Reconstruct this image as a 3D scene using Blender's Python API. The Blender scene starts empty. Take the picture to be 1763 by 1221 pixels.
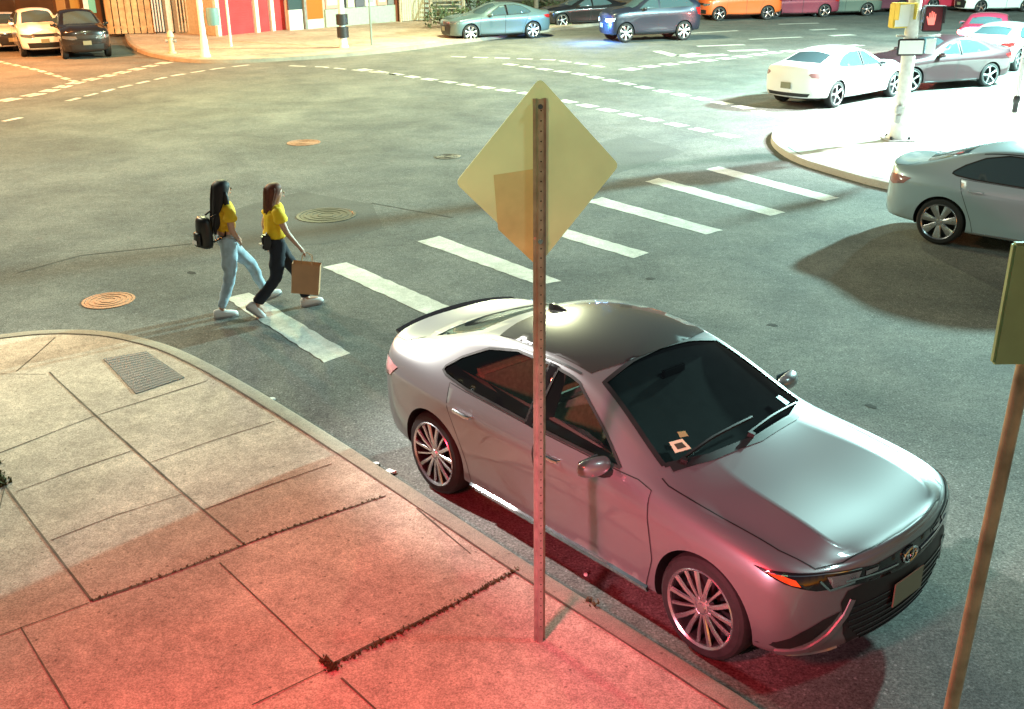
import bpy, bmesh, math, random
import numpy as np
from math import sin, cos, pi, radians, atan2, sqrt, hypot
from mathutils import Vector, Matrix
from mathutils.bvhtree import BVHTree
from mathutils.geometry import delaunay_2d_cdt
random.seed(7)
S = bpy.context.scene
COL = S.collection

# ------------------------------------------------------------------ camera
CAM_H, PITCH, ROLL, FPX = 4.33, 0.386, -0.011, 1775.0
cam = bpy.data.cameras.new('camera'); cam.sensor_width = 36.0; cam.lens = 36.0*FPX/1763.0
cam.clip_start = 0.05; cam.clip_end = 1500
camo = bpy.data.objects.new('camera', cam); COL.objects.link(camo); S.camera = camo
camo.matrix_world = Matrix.Translation((0, 0, CAM_H)) @ Matrix.Rotation(pi/2-PITCH, 4, 'X') @ Matrix.Rotation(ROLL, 4, 'Z')

# ------------------------------------------------------------------ world: night sky
w = bpy.data.worlds.new('World'); S.world = w; w.use_nodes = True
nt = w.node_tree; bg = nt.nodes['Background']
sky = nt.nodes.new('ShaderNodeTexSky'); sky.sky_type = 'NISHITA'; sky.sun_disc = False
sky.sun_elevation = radians(1.0); sky.sun_rotation = radians(150); sky.air_density = 1.0
nt.links.new(sky.outputs[0], bg.inputs[0]); bg.inputs[1].default_value = 0.10

# ------------------------------------------------------------------ street lamps and added fill lights
def lamp(name, kind, loc, energy, color, target=None, size=0.25, spot=None, blend=0.5):
    l = bpy.data.lights.new(name, kind); l.energy = energy; l.color = color
    if kind == 'AREA': l.shape = 'RECTANGLE'; l.size = size[0]; l.size_y = size[1]
    else: l.shadow_soft_size = size
    if kind == 'SPOT': l.spot_size = radians(spot); l.spot_blend = blend
    o = bpy.data.objects.new(name, l); COL.objects.link(o); o.location = loc
    if target is not None:
        o.rotation_euler = (Vector(target)-Vector(loc)).to_track_quat('-Z', 'Y').to_euler()
    return o
GREENISH = (0.82, 1.0, 0.55); COOL = (0.60, 1.0, 0.95)
lamp('street_or_fill_light', 'POINT', (-8.5, 30, 9.5), 6000, (.88, 1.0, .50), size=.3)
lamp('street_or_fill_light', 'POINT', (0, 44, 9.5), 12000, (.95, 1.0, .58), size=.3)
lamp('street_or_fill_light', 'POINT', (19.0, 28.5, 8.2), 60000, (.57, 1.0, .93), size=.35)
lamp('street_or_fill_light', 'POINT', (20.0, 38.5, 8.0), 7500, COOL, size=.35)
lamp('corner_flood_light', 'SPOT', (14.5, 24.5, 8.0), 26000, (0.95, 1.0, 0.98), target=(10.3, 24.8, 0), size=.25, spot=78, blend=.8)
lamp('street_or_fill_light', 'POINT', (7.5, 5.0, 9.0), 800, COOL, size=.5)  # added cool fill for the near right road, bonnet and shadows
lamp('pavement_fill_light', 'SPOT', (-7.5, 12.0, 7.0), 1500, (1.0, .92, .68), target=(-6.0, 9.6, 0), size=.4, spot=60, blend=1.0)  # added spot, cone kept to the upper left pavement corner
lamp('street_or_fill_light', 'SPOT', (-6.5, 12.5, 8.0), 13000, (1.0, 1.0, .95), target=(.0, 8.5, .9), size=.2, spot=24, blend=.9)  # narrow spot added to brighten the silver sedan's rear side
lamp('sign_fill_light', 'SPOT', (-3.0, -1.0, 5.6), 900, (.85, 1.0, .50), target=(.25, 5.7, 3.0), size=.15, spot=24, blend=.8)  # added spot that lifts the back of the diamond sign
lamp('street_or_fill_light', 'POINT', (-10.5, 17.5, 8.5), 3300, (1.0, .99, .72), size=.5)  # extra lamp added to brighten the left road around the walkers
lamp('sodium_street_light', 'POINT', (-20, 38, 7.5), 14500, (1.0, .34, .09), size=.3)
lamp('red_sign_light', 'SPOT', (-2.2, 1.5, 4.1), 1800, (1.0, .02, .04), target=(-.9, 4.5, 0), size=.35, spot=82, blend=1.0)
lamp('pink_side_fill', 'SPOT', (-1.6, 2.2, 1.7), 1150, (1.0, .34, .42), target=(1.25, 6.2, .8), size=.10, spot=42, blend=1.0)  # low pink spot added for the sedan's near side, not a signal

S.render.engine = 'CYCLES'
S.view_settings.view_transform = 'Standard'; S.view_settings.look = 'None'
S.view_settings.exposure = 0.30; S.view_settings.gamma = 1.0

# ------------------------------------------------------------------ helpers
def G(px, py, z=0.0):
    "pixel of the 1763x1221 photograph -> point of the horizontal plane at height z"
    x, y = (px-881.5)/FPX, (py-610.5)/FPX
    cr, sr = cos(-ROLL), sin(-ROLL); x, y = cr*x-sr*y, sr*x+cr*y
    c, s = cos(PITCH), sin(PITCH)
    d = Vector((x, c-y*s, -s-y*c)); t = (z-CAM_H)/d.z
    return Vector((0, 0, CAM_H))+d*t
def ZAT(x, y, py):
    "height above ground point x,y that shows at image row py"
    c, s = cos(PITCH), sin(PITCH); v = (py-610.5)/FPX
    # up/zc = -v ; roll neglected except its shift with x
    v -= ROLL*(x/ (y*c+CAM_H*s))
    # (y s + h c) = -v (y c - h s) with h = z-CAM_H
    h = (-v*y*c - y*s)/(c - v*s)
    return CAM_H+h

def hexc(r, g, b, k=1.0):
    f = lambda v: ((v/255+.055)/1.055)**2.4 if v > 10 else v/255/12.92
    return (f(r)*k, f(g)*k, f(b)*k, 1)
MATS = {}
def mat(name, col, rough=.5, metal=0.0, coat=0.0, noise=0.0, nscale=8.0, bump=0.0, bscale=60.0, trans=0.0, emit=None, estr=0.0, spec=.5, flake=0):
    if name in MATS: return MATS[name]
    m = bpy.data.materials.new(name); m.use_nodes = True; n = m.node_tree; b = n.nodes['Principled BSDF']
    b.inputs['Base Color'].default_value = (*col[:3], 1); b.inputs['Roughness'].default_value = rough
    b.inputs['Metallic'].default_value = metal; b.inputs['Coat Weight'].default_value = coat
    b.inputs['Coat Roughness'].default_value = .04; b.inputs['Transmission Weight'].default_value = trans
    b.inputs['Specular IOR Level'].default_value = spec
    tc = n.nodes.new('ShaderNodeTexCoord')
    if noise:
        t = n.nodes.new('ShaderNodeTexNoise'); t.inputs['Scale'].default_value = nscale; t.inputs['Detail'].default_value = 6
        n.links.new(tc.outputs['Object'], t.inputs['Vector'])
        r = n.nodes.new('ShaderNodeMapRange'); r.inputs[1].default_value = .3; r.inputs[2].default_value = .7
        r.inputs[3].default_value = 1-noise; r.inputs[4].default_value = 1+noise
        n.links.new(t.outputs[0], r.inputs[0])
        mx = n.nodes.new('ShaderNodeMix'); mx.data_type = 'RGBA'; mx.blend_type = 'MULTIPLY'; mx.inputs[0].default_value = 1
        mx.inputs[6].default_value = (*col[:3], 1); n.links.new(r.outputs[0], mx.inputs[7])
        n.links.new(mx.outputs[2], b.inputs['Base Color'])
        r2 = n.nodes.new('ShaderNodeMapRange'); r2.inputs[3].default_value = max(0, rough-.08); r2.inputs[4].default_value = min(1, rough+.12)
        n.links.new(t.outputs[0], r2.inputs[0]); n.links.new(r2.outputs[0], b.inputs['Roughness'])
    if bump:
        t = n.nodes.new('ShaderNodeTexNoise'); t.inputs['Scale'].default_value = bscale; t.inputs['Detail'].default_value = 5
        n.links.new(tc.outputs['Object'], t.inputs['Vector'])
        bp = n.nodes.new('ShaderNodeBump'); bp.inputs['Strength'].default_value = bump; bp.inputs['Distance'].default_value = .01
        n.links.new(t.outputs[0], bp.inputs['Height']); n.links.new(bp.outputs[0], b.inputs['Normal'])
    if emit: b.inputs['Emission Color'].default_value = (*emit[:3], 1); b.inputs['Emission Strength'].default_value = estr
    MATS[name] = m; return m
def glass(name, tint, rough=.02, alpha=.35):
    "thin automotive glass: mix of tinted transparency and a sharp reflection"
    if name in MATS: return MATS[name]
    m = bpy.data.materials.new(name); m.use_nodes = True; n = m.node_tree
    for x in list(n.nodes):
        if x.type != 'OUTPUT_MATERIAL': n.nodes.remove(x)
    out = [x for x in n.nodes if x.type == 'OUTPUT_MATERIAL'][0]
    t = n.nodes.new('ShaderNodeBsdfTransparent'); t.inputs[0].default_value = (*tint, 1)
    g = n.nodes.new('ShaderNodeBsdfGlossy'); g.inputs['Roughness'].default_value = rough; g.inputs[0].default_value = (.9, .95, .93, 1)
    fr = n.nodes.new('ShaderNodeFresnel'); fr.inputs[0].default_value = 1.52
    r = n.nodes.new('ShaderNodeMapRange'); r.inputs[3].default_value = .03; r.inputs[4].default_value = .95
    n.links.new(fr.outputs[0], r.inputs[0])
    mx = n.nodes.new('ShaderNodeMixShader'); n.links.new(r.outputs[0], mx.inputs[0])
    n.links.new(t.outputs[0], mx.inputs[1]); n.links.new(g.outputs[0], mx.inputs[2]); n.links.new(mx.outputs[0], out.inputs[0])
    MATS[name] = m; return m

class MB:
    def __init__(s): s.v = []; s.f = []
    def add(s, vs, fs):
        o = len(s.v); s.v += [tuple(p) for p in vs]; s.f += [tuple(i+o for i in q) for q in fs]; return s
    def box(s, x0, x1, y0, y1, z0, z1):
        return s.add([(x0,y0,z0),(x1,y0,z0),(x1,y1,z0),(x0,y1,z0),(x0,y0,z1),(x1,y0,z1),(x1,y1,z1),(x0,y1,z1)],
                     [(0,3,2,1),(4,5,6,7),(0,1,5,4),(1,2,6,5),(2,3,7,6),(3,0,4,7)])
    def prism(s, pts, z0, z1):
        n = len(pts)
        return s.add([(p[0],p[1],z0) for p in pts]+[(p[0],p[1],z1) for p in pts],
                     [tuple(range(n))[::-1], tuple(range(n,2*n))]+[(i,(i+1)%n,n+(i+1)%n,n+i) for i in range(n)])
    def tube(s, path, r, n=10, cap=True, ry=None):
        path = [Vector(p) for p in path]; rings = []
        rs = r if isinstance(r, (list, tuple)) else [r]*len(path)
        for i, p in enumerate(path):
            d = (path[min(i+1,len(path)-1)]-path[max(i-1,0)]).normalized()
            a = Vector((0,0,1)) if abs(d.z) < .9 else Vector((1,0,0))
            u = d.cross(a).normalized(); v = d.cross(u).normalized()
            rings.append([p+u*cos(2*pi*k/n)*rs[i]+v*sin(2*pi*k/n)*(ry or 1)*rs[i] for k in range(n)])
        vs = [q for g in rings for q in g]; fs = []
        for i in range(len(path)-1):
            for k in range(n):
                fs.append((i*n+k, i*n+(k+1)%n, (i+1)*n+(k+1)%n, (i+1)*n+k))
        if cap: fs += [tuple(range(n))[::-1], tuple(range((len(path)-1)*n, len(path)*n))]
        return s.add(vs, fs)
    def lathe(s, prof, axis='Z', n=32, c=(0,0,0), closed=False):
        "prof: (radius, height) list"
        vs = []
        for r, h in prof:
            for k in range(n):
                a = 2*pi*k/n
                if axis == 'Z': p = (c[0]+r*cos(a), c[1]+r*sin(a), c[2]+h)
                elif axis == 'Y': p = (c[0]+r*cos(a), c[1]+h, c[2]+r*sin(a))
                else: p = (c[0]+h, c[1]+r*cos(a), c[2]+r*sin(a))
                vs.append(p)
        m = len(prof); fs = []
        for i in range(m if closed else m-1):
            for k in range(n):
                j = (i+1) % m
                fs.append((i*n+k, i*n+(k+1)%n, j*n+(k+1)%n, j*n+k))
        if not closed: fs += [tuple(range(n))[::-1], tuple(range((m-1)*n, m*n))]
        return s.add(vs, fs)
    def rings(s, rg, cap=True):
        "list of equally long closed rings"
        n = len(rg[0]); fs = []
        for i in range(len(rg)-1):
            for k in range(n): fs.append((i*n+k, i*n+(k+1)%n, (i+1)*n+(k+1)%n, (i+1)*n+k))
        if cap: fs += [tuple(range(n))[::-1], tuple(range((len(rg)-1)*n, len(rg)*n))]
        return s.add([q for g in rg for q in g], fs)
    def xf(s, M): s.v = [tuple(M @ Vector(p)) for p in s.v]; return s
    def build(s, name, m, parent=None, smooth=False, bevel=0, sub=0, angle=40, seg=2):
        me = bpy.data.meshes.new(name); me.from_pydata(s.v, [], s.f); me.update()
        bm = bmesh.new(); bm.from_mesh(me); bmesh.ops.recalc_face_normals(bm, faces=bm.faces)
        if bevel: bmesh.ops.bevel(bm, geom=[e for e in bm.edges if len(e.link_faces) == 2 and e.calc_face_angle(0) > .6], offset=bevel, segments=seg, affect='EDGES', clamp_overlap=True)
        bm.to_mesh(me); bm.free()
        return link(name, me, m, parent, smooth, sub, angle)
def link(name, me, m, parent=None, smooth=False, sub=0, angle=40):
    o = bpy.data.objects.new(name, me); COL.objects.link(o); me.name = name
    if m is not None and len(me.materials) == 0: me.materials.append(m)
    if parent is not None: o.parent = parent
    if sub:
        md = o.modifiers.new('s', 'SUBSURF'); md.levels = md.render_levels = sub; smooth = True
    if smooth or sub:
        me.polygons.foreach_set('use_smooth', [True]*len(me.polygons))
        if angle and not sub:
            try: me.set_sharp_from_angle(angle=radians(angle))
            except Exception: pass
    return o
def tag(o, label=None, cat=None, group=None, kind=None):
    if label: o['label'] = label
    if cat: o['category'] = cat
    if group: o['group'] = group
    if kind: o['kind'] = kind
    return o
def empty(name, loc, rz=0, sc=1):
    o = bpy.data.objects.new(name, None); COL.objects.link(o); o.location = loc; o.rotation_euler = (0, 0, rz); o.scale = (sc,)*3
    o.empty_display_size = .2; return o
def evaluated(o):
    dg = bpy.context.evaluated_depsgraph_get(); dg.update()
    return bpy.data.meshes.new_from_object(o.evaluated_get(dg))
def drop(o):
    me = o.data; bpy.data.objects.remove(o)
    if me and me.users == 0: bpy.data.meshes.remove(me)
def copy_tree(o, parent=None):
    c = o.copy(); COL.objects.link(c)
    if parent is not None: c.parent = parent
    for ch in [k for k in bpy.data.objects if k.parent == o]: copy_tree(ch, c)
    return c
def densify(poly, step, closed=True):
    out = []; n = len(poly)
    for i in range(n if closed else n-1):
        a, b = poly[i], poly[(i+1) % n]; L = hypot(b[0]-a[0], b[1]-a[1]); k = max(1, int(L/step))
        for j in range(k): out.append((a[0]+(b[0]-a[0])*j/k, a[1]+(b[1]-a[1])*j/k))
    if not closed: out.append(tuple(poly[-1]))
    return out
def inside(p, poly):
    c = False; n = len(poly)
    for i in range(n):
        a, b = poly[i], poly[i-1]
        if (a[1] > p[1]) != (b[1] > p[1]) and p[0] < (b[0]-a[0])*(p[1]-a[1])/(b[1]-a[1])+a[0]: c = not c
    return c
def smoothpoly(pts, it=2, closed=True):
    "corner cutting"
    for _ in range(it):
        q = []; n = len(pts)
        rng = range(n) if closed else range(n-1)
        if not closed: q.append(pts[0])
        for i in rng:
            a, b = pts[i], pts[(i+1) % n]
            q.append(tuple(a[k]*.75+b[k]*.25 for k in range(len(a)))); q.append(tuple(a[k]*.25+b[k]*.75 for k in range(len(a))))
        if not closed: q.append(pts[-1])
        pts = q
    return pts
def tri_poly(poly, step):
    "triangulated 2D polygon with inner grid points -> (verts, faces)"
    pl = densify(poly, step); n = len(pl)
    xs = [p[0] for p in pl]; ys = [p[1] for p in pl]; V = [Vector(p) for p in pl]
    x = min(xs)+step/2
    def near(p): return min((q[0]-p[0])**2+(q[1]-p[1])**2 for q in pl) < (step*.45)**2
    while x < max(xs):
        y = min(ys)+step/2
        while y < max(ys):
            if inside((x, y), pl) and not near((x, y)): V.append(Vector((x, y)))
            y += step
        x += step
    r = delaunay_2d_cdt(V, [(i, (i+1) % n) for i in range(n)], [], 0, 1e-6)
    fs = []
    for f in r[2]:
        c = sum((Vector(r[0][i]) for i in f), Vector((0, 0)))/len(f)
        if inside(c, pl): fs.append(tuple(f))
    return [tuple(v) for v in r[0]], fs, n
# ------------------------------------------------------------------ cars
SED_X = [2.10, 1.80, 1.41, 1.0, .55, .0, -.55, -1.05, -1.45, -1.9, -2.28]
def sedan_rows():
    T = [ # per station: (P1..P5) as (y,z) then P6..P9 as (x,y,z), P0 z
     dict(x=2.02, z0=.22, a=[(.70,.22),(.83,.27),(.885,.47),(.885,.66),(.865,.775)], b=[(2.02,.79,.815),(2.06,.66,.818),(2.12,.50,.856),(2.15,0,.842)]),
     dict(x=1.80, z0=.20, a=[(.76,.20),(.875,.26),(.91,.46),(.92,.72),(.895,.850)], b=[(1.82,.81,.885),(1.85,.70,.885),(1.90,.52,.950),(1.93,0,.925)]),
     dict(x=1.41, z0=.20, a=[(.80,.20),(.90,.26),(.93,.48),(.938,.77),(.905,.898)], b=[(1.42,.82,.930),(1.44,.72,.928),(1.47,.51,1.002),(1.50,0,.972)]),
     dict(x=.88, z0=.20, a=[(.80,.20),(.89,.25),(.895,.48),(.928,.80),(.90,.935)], b=[(.87,.82,.970),(.91,.735,1.0),(1.03,.42,1.020),(1.09,0,1.028)]),
     dict(x=.45, z0=.20, a=[(.80,.19),(.885,.24),(.880,.47),(.928,.82),(.888,.952)], b=[(.47,.775,1.11),(.50,.690,1.21),(.58,.38,1.262),(.63,0,1.280)]),
     dict(x=-.05, z0=.20, a=[(.80,.19),(.885,.24),(.875,.47),(.930,.835),(.883,.962)], b=[(-.05,.745,1.22),(.03,.630,1.392),(.10,.34,1.452),(.14,0,1.466)]),
     dict(x=-.55, z0=.20, a=[(.80,.19),(.885,.24),(.875,.47),(.930,.845),(.88,.970)], b=[(-.53,.745,1.23),(-.50,.625,1.425),(-.48,.34,1.475),(-.48,0,1.488)]),
     dict(x=-1.05, z0=.20, a=[(.80,.19),(.89,.25),(.895,.48),(.940,.86),(.885,.982)], b=[(-1.04,.75,1.21),(-1.03,.625,1.380),(-1.05,.33,1.430),(-1.05,0,1.442)]),
     dict(x=-1.45, z0=.22, a=[(.80,.22),(.90,.27),(.93,.50),(.94,.87),(.89,.998)], b=[(-1.48,.77,1.12),(-1.52,.655,1.21),(-1.56,.34,1.250),(-1.57,0,1.262)]),
     dict(x=-1.92, z0=.26, a=[(.78,.26),(.875,.31),(.905,.50),(.91,.86),(.86,1.01)], b=[(-1.93,.77,1.06),(-1.95,.66,1.090),(-1.96,.36,1.110),(-1.96,0,1.118)]),
     dict(x=-2.24, z0=.28, a=[(.70,.28),(.80,.33),(.85,.50),(.85,.86),(.80,1.0)], b=[(-2.27,.73,1.050),(-2.30,.62,1.080),(-2.32,.36,1.105),(-2.33,0,1.11)]),
    ]
    rows = []
    for t in T:
        r = [(t['x'], 0, t['z0'])]+[(t['x'], y, z) for y, z in t['a']]+list(t['b']); rows.append(r)
    front = [2.16,2.20,2.24,2.265,2.265,2.245,2.23,2.22,2.20,2.16]; rear = [-2.36,-2.40,-2.45,-2.48,-2.46,-2.42,-2.415,-2.41,-2.39,-2.35]
    return rows, front, rear
def suv_rows():
    rows, front, rear = sedan_rows()
    upx = {7: (-1.10, 1.385), 8: (-1.66, 1.36), 9: (-2.16, 1.22)}
    out = []
    for i, r in enumerate(rows):
        q = []
        for k, (x, y, z) in enumerate(r):
            if i in upx and k >= 6:
                x0, z0 = upx[i]
                x = x0 + (0, .0, .0, -.02)[k-6]; z = {6: 1.20, 7: z0-.03, 8: z0+.02, 9: z0+.035}[k]
                y = {6: .74, 7: .61, 8: .33, 9: 0}[k]
            elif i == 10 and k >= 6: x = -2.30; z = {6: 1.02, 7: 1.04, 8: 1.05, 9: 1.055}[k]
            zz = z*1.16+.07 if z > .3 else z+.07
            if i <= 2 and k >= 5: zz += .03
            q.append((x*.96, y*.99, zz))
        out.append(q)
    return out, [a*.95 for a in front], [a*.96 for a in rear]
def cage_mesh(kind, lv):
    rows, front, rear = sedan_rows() if kind == 'sedan' else suv_rows()
    bm = bmesh.new(); L = []; R = []
    for r in rows:
        l = [bm.verts.new((x, y, z)) for x, y, z in r]
        rr = [l[0]]+[bm.verts.new((x, -y, z)) for x, y, z in r[1:9]]+[l[9]]
        L.append(l); R.append(rr)
    def quad(a, b, c, d):
        s = []
        for v in (a, b, c, d):
            if v not in s: s.append(v)
        if len(s) >= 3: bm.faces.new(s)
    for i in range(len(rows)-1):
        for k in range(9):
            quad(L[i][k], L[i][k+1], L[i+1][k+1], L[i+1][k])
            quad(R[i][k+1], R[i][k], R[i+1][k], R[i+1][k+1])
    for e, X, sgn in ((0, front, 1), (len(rows)-1, rear, -1)):
        ref = rows[e]
        C = [L[e][0]]+[bm.verts.new((X[k], 0, ref[k][2]+(0 if k < 6 else 0))) for k in range(1, 9)]+[L[e][9]]
        for side in (L, R):
            sg = 1 if side is L else -1
            M = [C[0]]+[bm.verts.new((X[k]*.72+ref[k][0]*.28 if k < 8 else (X[k]*.6+ref[k][0]*.4), sg*ref[k][1]*.58, ref[k][2])) for k in range(1, 9)]+[C[9]]
            for k in range(9):
                quad(side[e][k], side[e][k+1], M[k+1], M[k]); quad(M[k], M[k+1], C[k+1], C[k])
    cl = bm.edges.layers.float.new('crease_edge')
    for i in range(len(rows)-1):
        for side in (L, R):
            for k, cr in ((4, .85 if i > 1 else .4), (7, .2 if i < 3 else (.35 if i < 8 else .2)), (8, 1.0 if i < 3 else 0), (2, .3)):
                e = bm.edges.get((side[i][k], side[i+1][k]))
                if e: e[cl] = cr
    bmesh.ops.recalc_face_normals(bm, faces=bm.faces)
    me = bpy.data.meshes.new('body'); bm.to_mesh(me); bm.free()
    o = bpy.data.objects.new('body', me); COL.objects.link(o)
    md = o.modifiers.new('s', 'SUBSURF'); md.levels = md.render_levels = lv
    m2 = evaluated(o); drop(o)
    return m2
class Proj:
    def __init__(s, me):
        bm = bmesh.new(); bm.from_mesh(me); s.t = BVHTree.FromBMesh(bm); bm.free()
    def hit(s, p, d):
        r = s.t.ray_cast(Vector(p), Vector(d)); return (r[0], r[1]) if r[0] is not None else (None, None)
    def patch(s, poly, fr, off=.003, step=.05, thick=0, mirror=False):
        O, U, V, D = [Vector(a) for a in fr]; D = D.normalized()
        P2, F, nb = tri_poly(poly, step)
        vs = []; ok = []; nn = []
        for u, v in P2:
            p = O+U*u+V*v-D*3
            h, n = s.hit(p, D)
            if h is None: vs.append((0, 0, 0)); ok.append(False); nn.append(None); continue
            if n.dot(D) > 0: n = -n
            vs.append(h+n*off); ok.append(True); nn.append(n)
        F = [f for f in F if all(ok[i] for i in f)]
        mb = MB()
        if thick:
            n0 = len(vs); vs2 = [(p-(nn[i]*thick) if ok[i] else (0, 0, 0)) for i, p in enumerate(vs)]
            Fs = list(F)+[tuple(i+n0 for i in f[::-1]) for f in F]
            ec = {}
            for f in F:
                for a, b in zip(f, f[1:]+f[:1]): ec[(a, b)] = 1
            for (a, b) in ec:
                if (b, a) not in ec: Fs.append((b, a, a+n0, b+n0))
            mb.add(vs+vs2, Fs)
        else: mb.add(vs, F)
        if mirror: mb.v = [(p[0], -p[1], p[2]) for p in mb.v]; mb.f = [f[::-1] for f in mb.f]
        return mb
    def line(s, pts, fr, w=.006, off=.002, h=0.0, mb=None, step=.03, closed=False, mirror=False):
        O, U, V, D = [Vector(a) for a in fr]; D = D.normalized(); mb = mb or MB()
        P = densify(pts, step, closed); 
        if closed: P.append(P[0])
        H = []
        for u, v in P:
            a, n = s.hit(O+U*u+V*v-D*3, D)
            if a is None: continue
            if n.dot(D) > 0: n = -n
            H.append((a, n))
        vs = []
        for i, (a, n) in enumerate(H):
            t = (H[min(i+1, len(H)-1)][0]-H[max(i-1, 0)][0])
            if t.length < 1e-6: t = Vector((1, 0, 0))
            b = n.cross(t.normalized()).normalized()*w/2
            if h: vs += [a-b-n*.004, a-b*.8+n*h, a+b*.8+n*h, a+b-n*.004]
            else: vs += [a-b+n*off, a+b+n*off]
        k = 4 if h else 2; fs = []
        for i in range(len(H)-1):
            for j in range(k-1): fs.append((i*k+j, i*k+j+1, (i+1)*k+j+1, (i+1)*k+j))
        if mirror: vs = [(p[0], -p[1], p[2]) for p in vs]
        if vs: mb.add(vs, fs)
        return mb
SIDE = ((0,0,0), (1,0,0), (0,0,1), (0,1,0))            # ray from the right (-y) side, (u,v) = (x,z)
TOP = ((0,0,0), (1,0,0), (0,1,0), (0,0,-1))
FRONT = ((0,0,0), (0,1,0), (0,0,1), (-1,0,0))
REAR = ((0,0,0), (0,1,0), (0,0,1), (1,0,0))
DIAG = ((0,0,0), (.66,.75,0), (0,0,1), (-.75,.66,0))   # right headlamp
DIAGR = ((0,0,0), (-.66,.75,0), (0,0,1), (.75,.66,0))  # right tail lamp

def m_paint(name, col, metal=.55, rough=.32): return mat(name, col, rough=rough, metal=metal, coat=1.0)
BLACK = mat('gloss_black', (.008,.008,.009), .16, coat=.5)
TRIM = mat('trim_black', (.012,.012,.012), .45, noise=.2)
RUBBER = mat('tyre_rubber', (.014,.014,.014), .75, noise=.3, nscale=20, bump=.2, bscale=90)
CHROME = mat('chrome', (.75,.75,.76), .12, metal=1)
ALLOY = mat('alloy_silver', (.62,.62,.64), .22, metal=.9, noise=.05)
DKALLOY = mat('alloy_dark', (.006,.006,.007), .8)
REDLENS = mat('red_lens', (.35,.012,.012), .12, coat=1)
AMBER = mat('amber_lens', (.85,.12,.015), .15, coat=1, spec=.5)
LENS = mat('clear_lens', (.30,.32,.33), .08, metal=.7, coat=1)
PLATE = mat('number_plate', (.20,.20,.13), .4)
DGLASS = mat('dark_window', (.045,.075,.085), .05, coat=1, spec=.8)
CLEAR = glass('car_glass', (.90,.96,.95))
SEATM = mat('seat_fabric', (.26,.27,.19), .8, noise=.2, nscale=30)
INTER = mat('cabin_plastic', (.10,.105,.09), .5)

def wheel_mesh(style, R):
    "outer side faces -y; centre at origin; returns [(name, MB, mat)]"
    W = .22; r = R
    ty = MB().lathe([(r*.70,-W/2+.012),(r*.74,-W/2),(r*.90,-W/2+.002),(r*.965,-W/2+.018),(r,-W/2+.045),(r*1.004,0),(r,W/2-.045),(r*.96,W/2-.01),(r*.74,W/2),(r*.70,W/2-.01)], 'Y', 48, closed=True)
    rim = MB().lathe([(r*.755,-W/2-.006),(r*.775,-W/2+.002),(r*.74,-W/2+.012),(r*.712,-W/2+.03),(r*.705,-W/2+.03),(r*.718,-W/2+.004)], 'Y', 48, closed=True)
    back = MB().lathe([(.02,.03),(r*.67,.03),(r*.69,-W/2+.03),(r*.704,-W/2+.03),(r*.70,.06),(.02,.06)], 'Y', 40, closed=True)
    hub = MB().lathe([(.001,-W/2+.012),(.03,-W/2+.012),(.036,-W/2+.02),(.07,-W/2+.028),(.075,-W/2+.06),(.001,-W/2+.06)], 'Y', 20)
    sp = MB()
    def spoke(a0, a1, w0, w1, y0, y1, ra=.05, rb=None):
        rb = rb or r*.735
        vs = []
        for rr, aa, ww, yy in ((ra, a0, w0, y0), ((ra+rb)/2, (a0*.45+a1*.55), (w0+w1)*.47, (y0+y1)/2-.006), (rb, a1, w1, y1)):
            c = Vector((cos(aa)*rr, 0, sin(aa)*rr)); t = Vector((-sin(aa), 0, cos(aa)))*ww
            vs += [c-t+Vector((0,yy,0)), c-t*.6+Vector((0,yy-.010,0)), c+t*.6+Vector((0,yy-.010,0)), c+t+Vector((0,yy,0)), c+Vector((0,yy+.02,0))]
        n = 5; fs = [tuple(range(n))[::-1], tuple(range(10, 15))]
        for i in range(2):
            for k in range(n): fs.append((i*n+k, i*n+(k+1)%n, (i+1)*n+(k+1)%n, (i+1)*n+k))
        sp.add(vs, fs)
    yo = -W/2+.018
    if style == 'twin':
        for k in range(5):
            a = 2*pi*k/5+.3
            for d in (-1, 1): spoke(a+d*.15, a+d*.24, .014, .020, yo+.010, yo-.004)
            spoke(a+pi/5, a+pi/5, .008, .015, yo+.014, yo+.002)
    elif style == 'seven':
        for k in range(7): spoke(2*pi*k/7+.2, 2*pi*k/7+.2, .030, .066, yo+.010, yo-.002)
    else:
        for k in range(5):
            a = 2*pi*k/5+.5
            spoke(a, a, .022, .032, yo+.010, yo)
    return [('tyre', ty, RUBBER), ('rim', rim, ALLOY), ('hub_backing', back, DKALLOY), ('spokes', sp, ALLOY), ('hub_cap', hub, ALLOY)]
def lampmesh(col): return col
def boolean(o, cut, op='DIFFERENCE'):
    md = o.modifiers.new('b', 'BOOLEAN'); md.operation = op; md.object = cut; md.solver = 'EXACT'
    me = evaluated(o); o.modifiers.clear(); old = o.data; o.data = me; bpy.data.meshes.remove(old); drop(cut)
def tmp(mb, m=None):
    o = mb.build('cutter', m); return o
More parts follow.
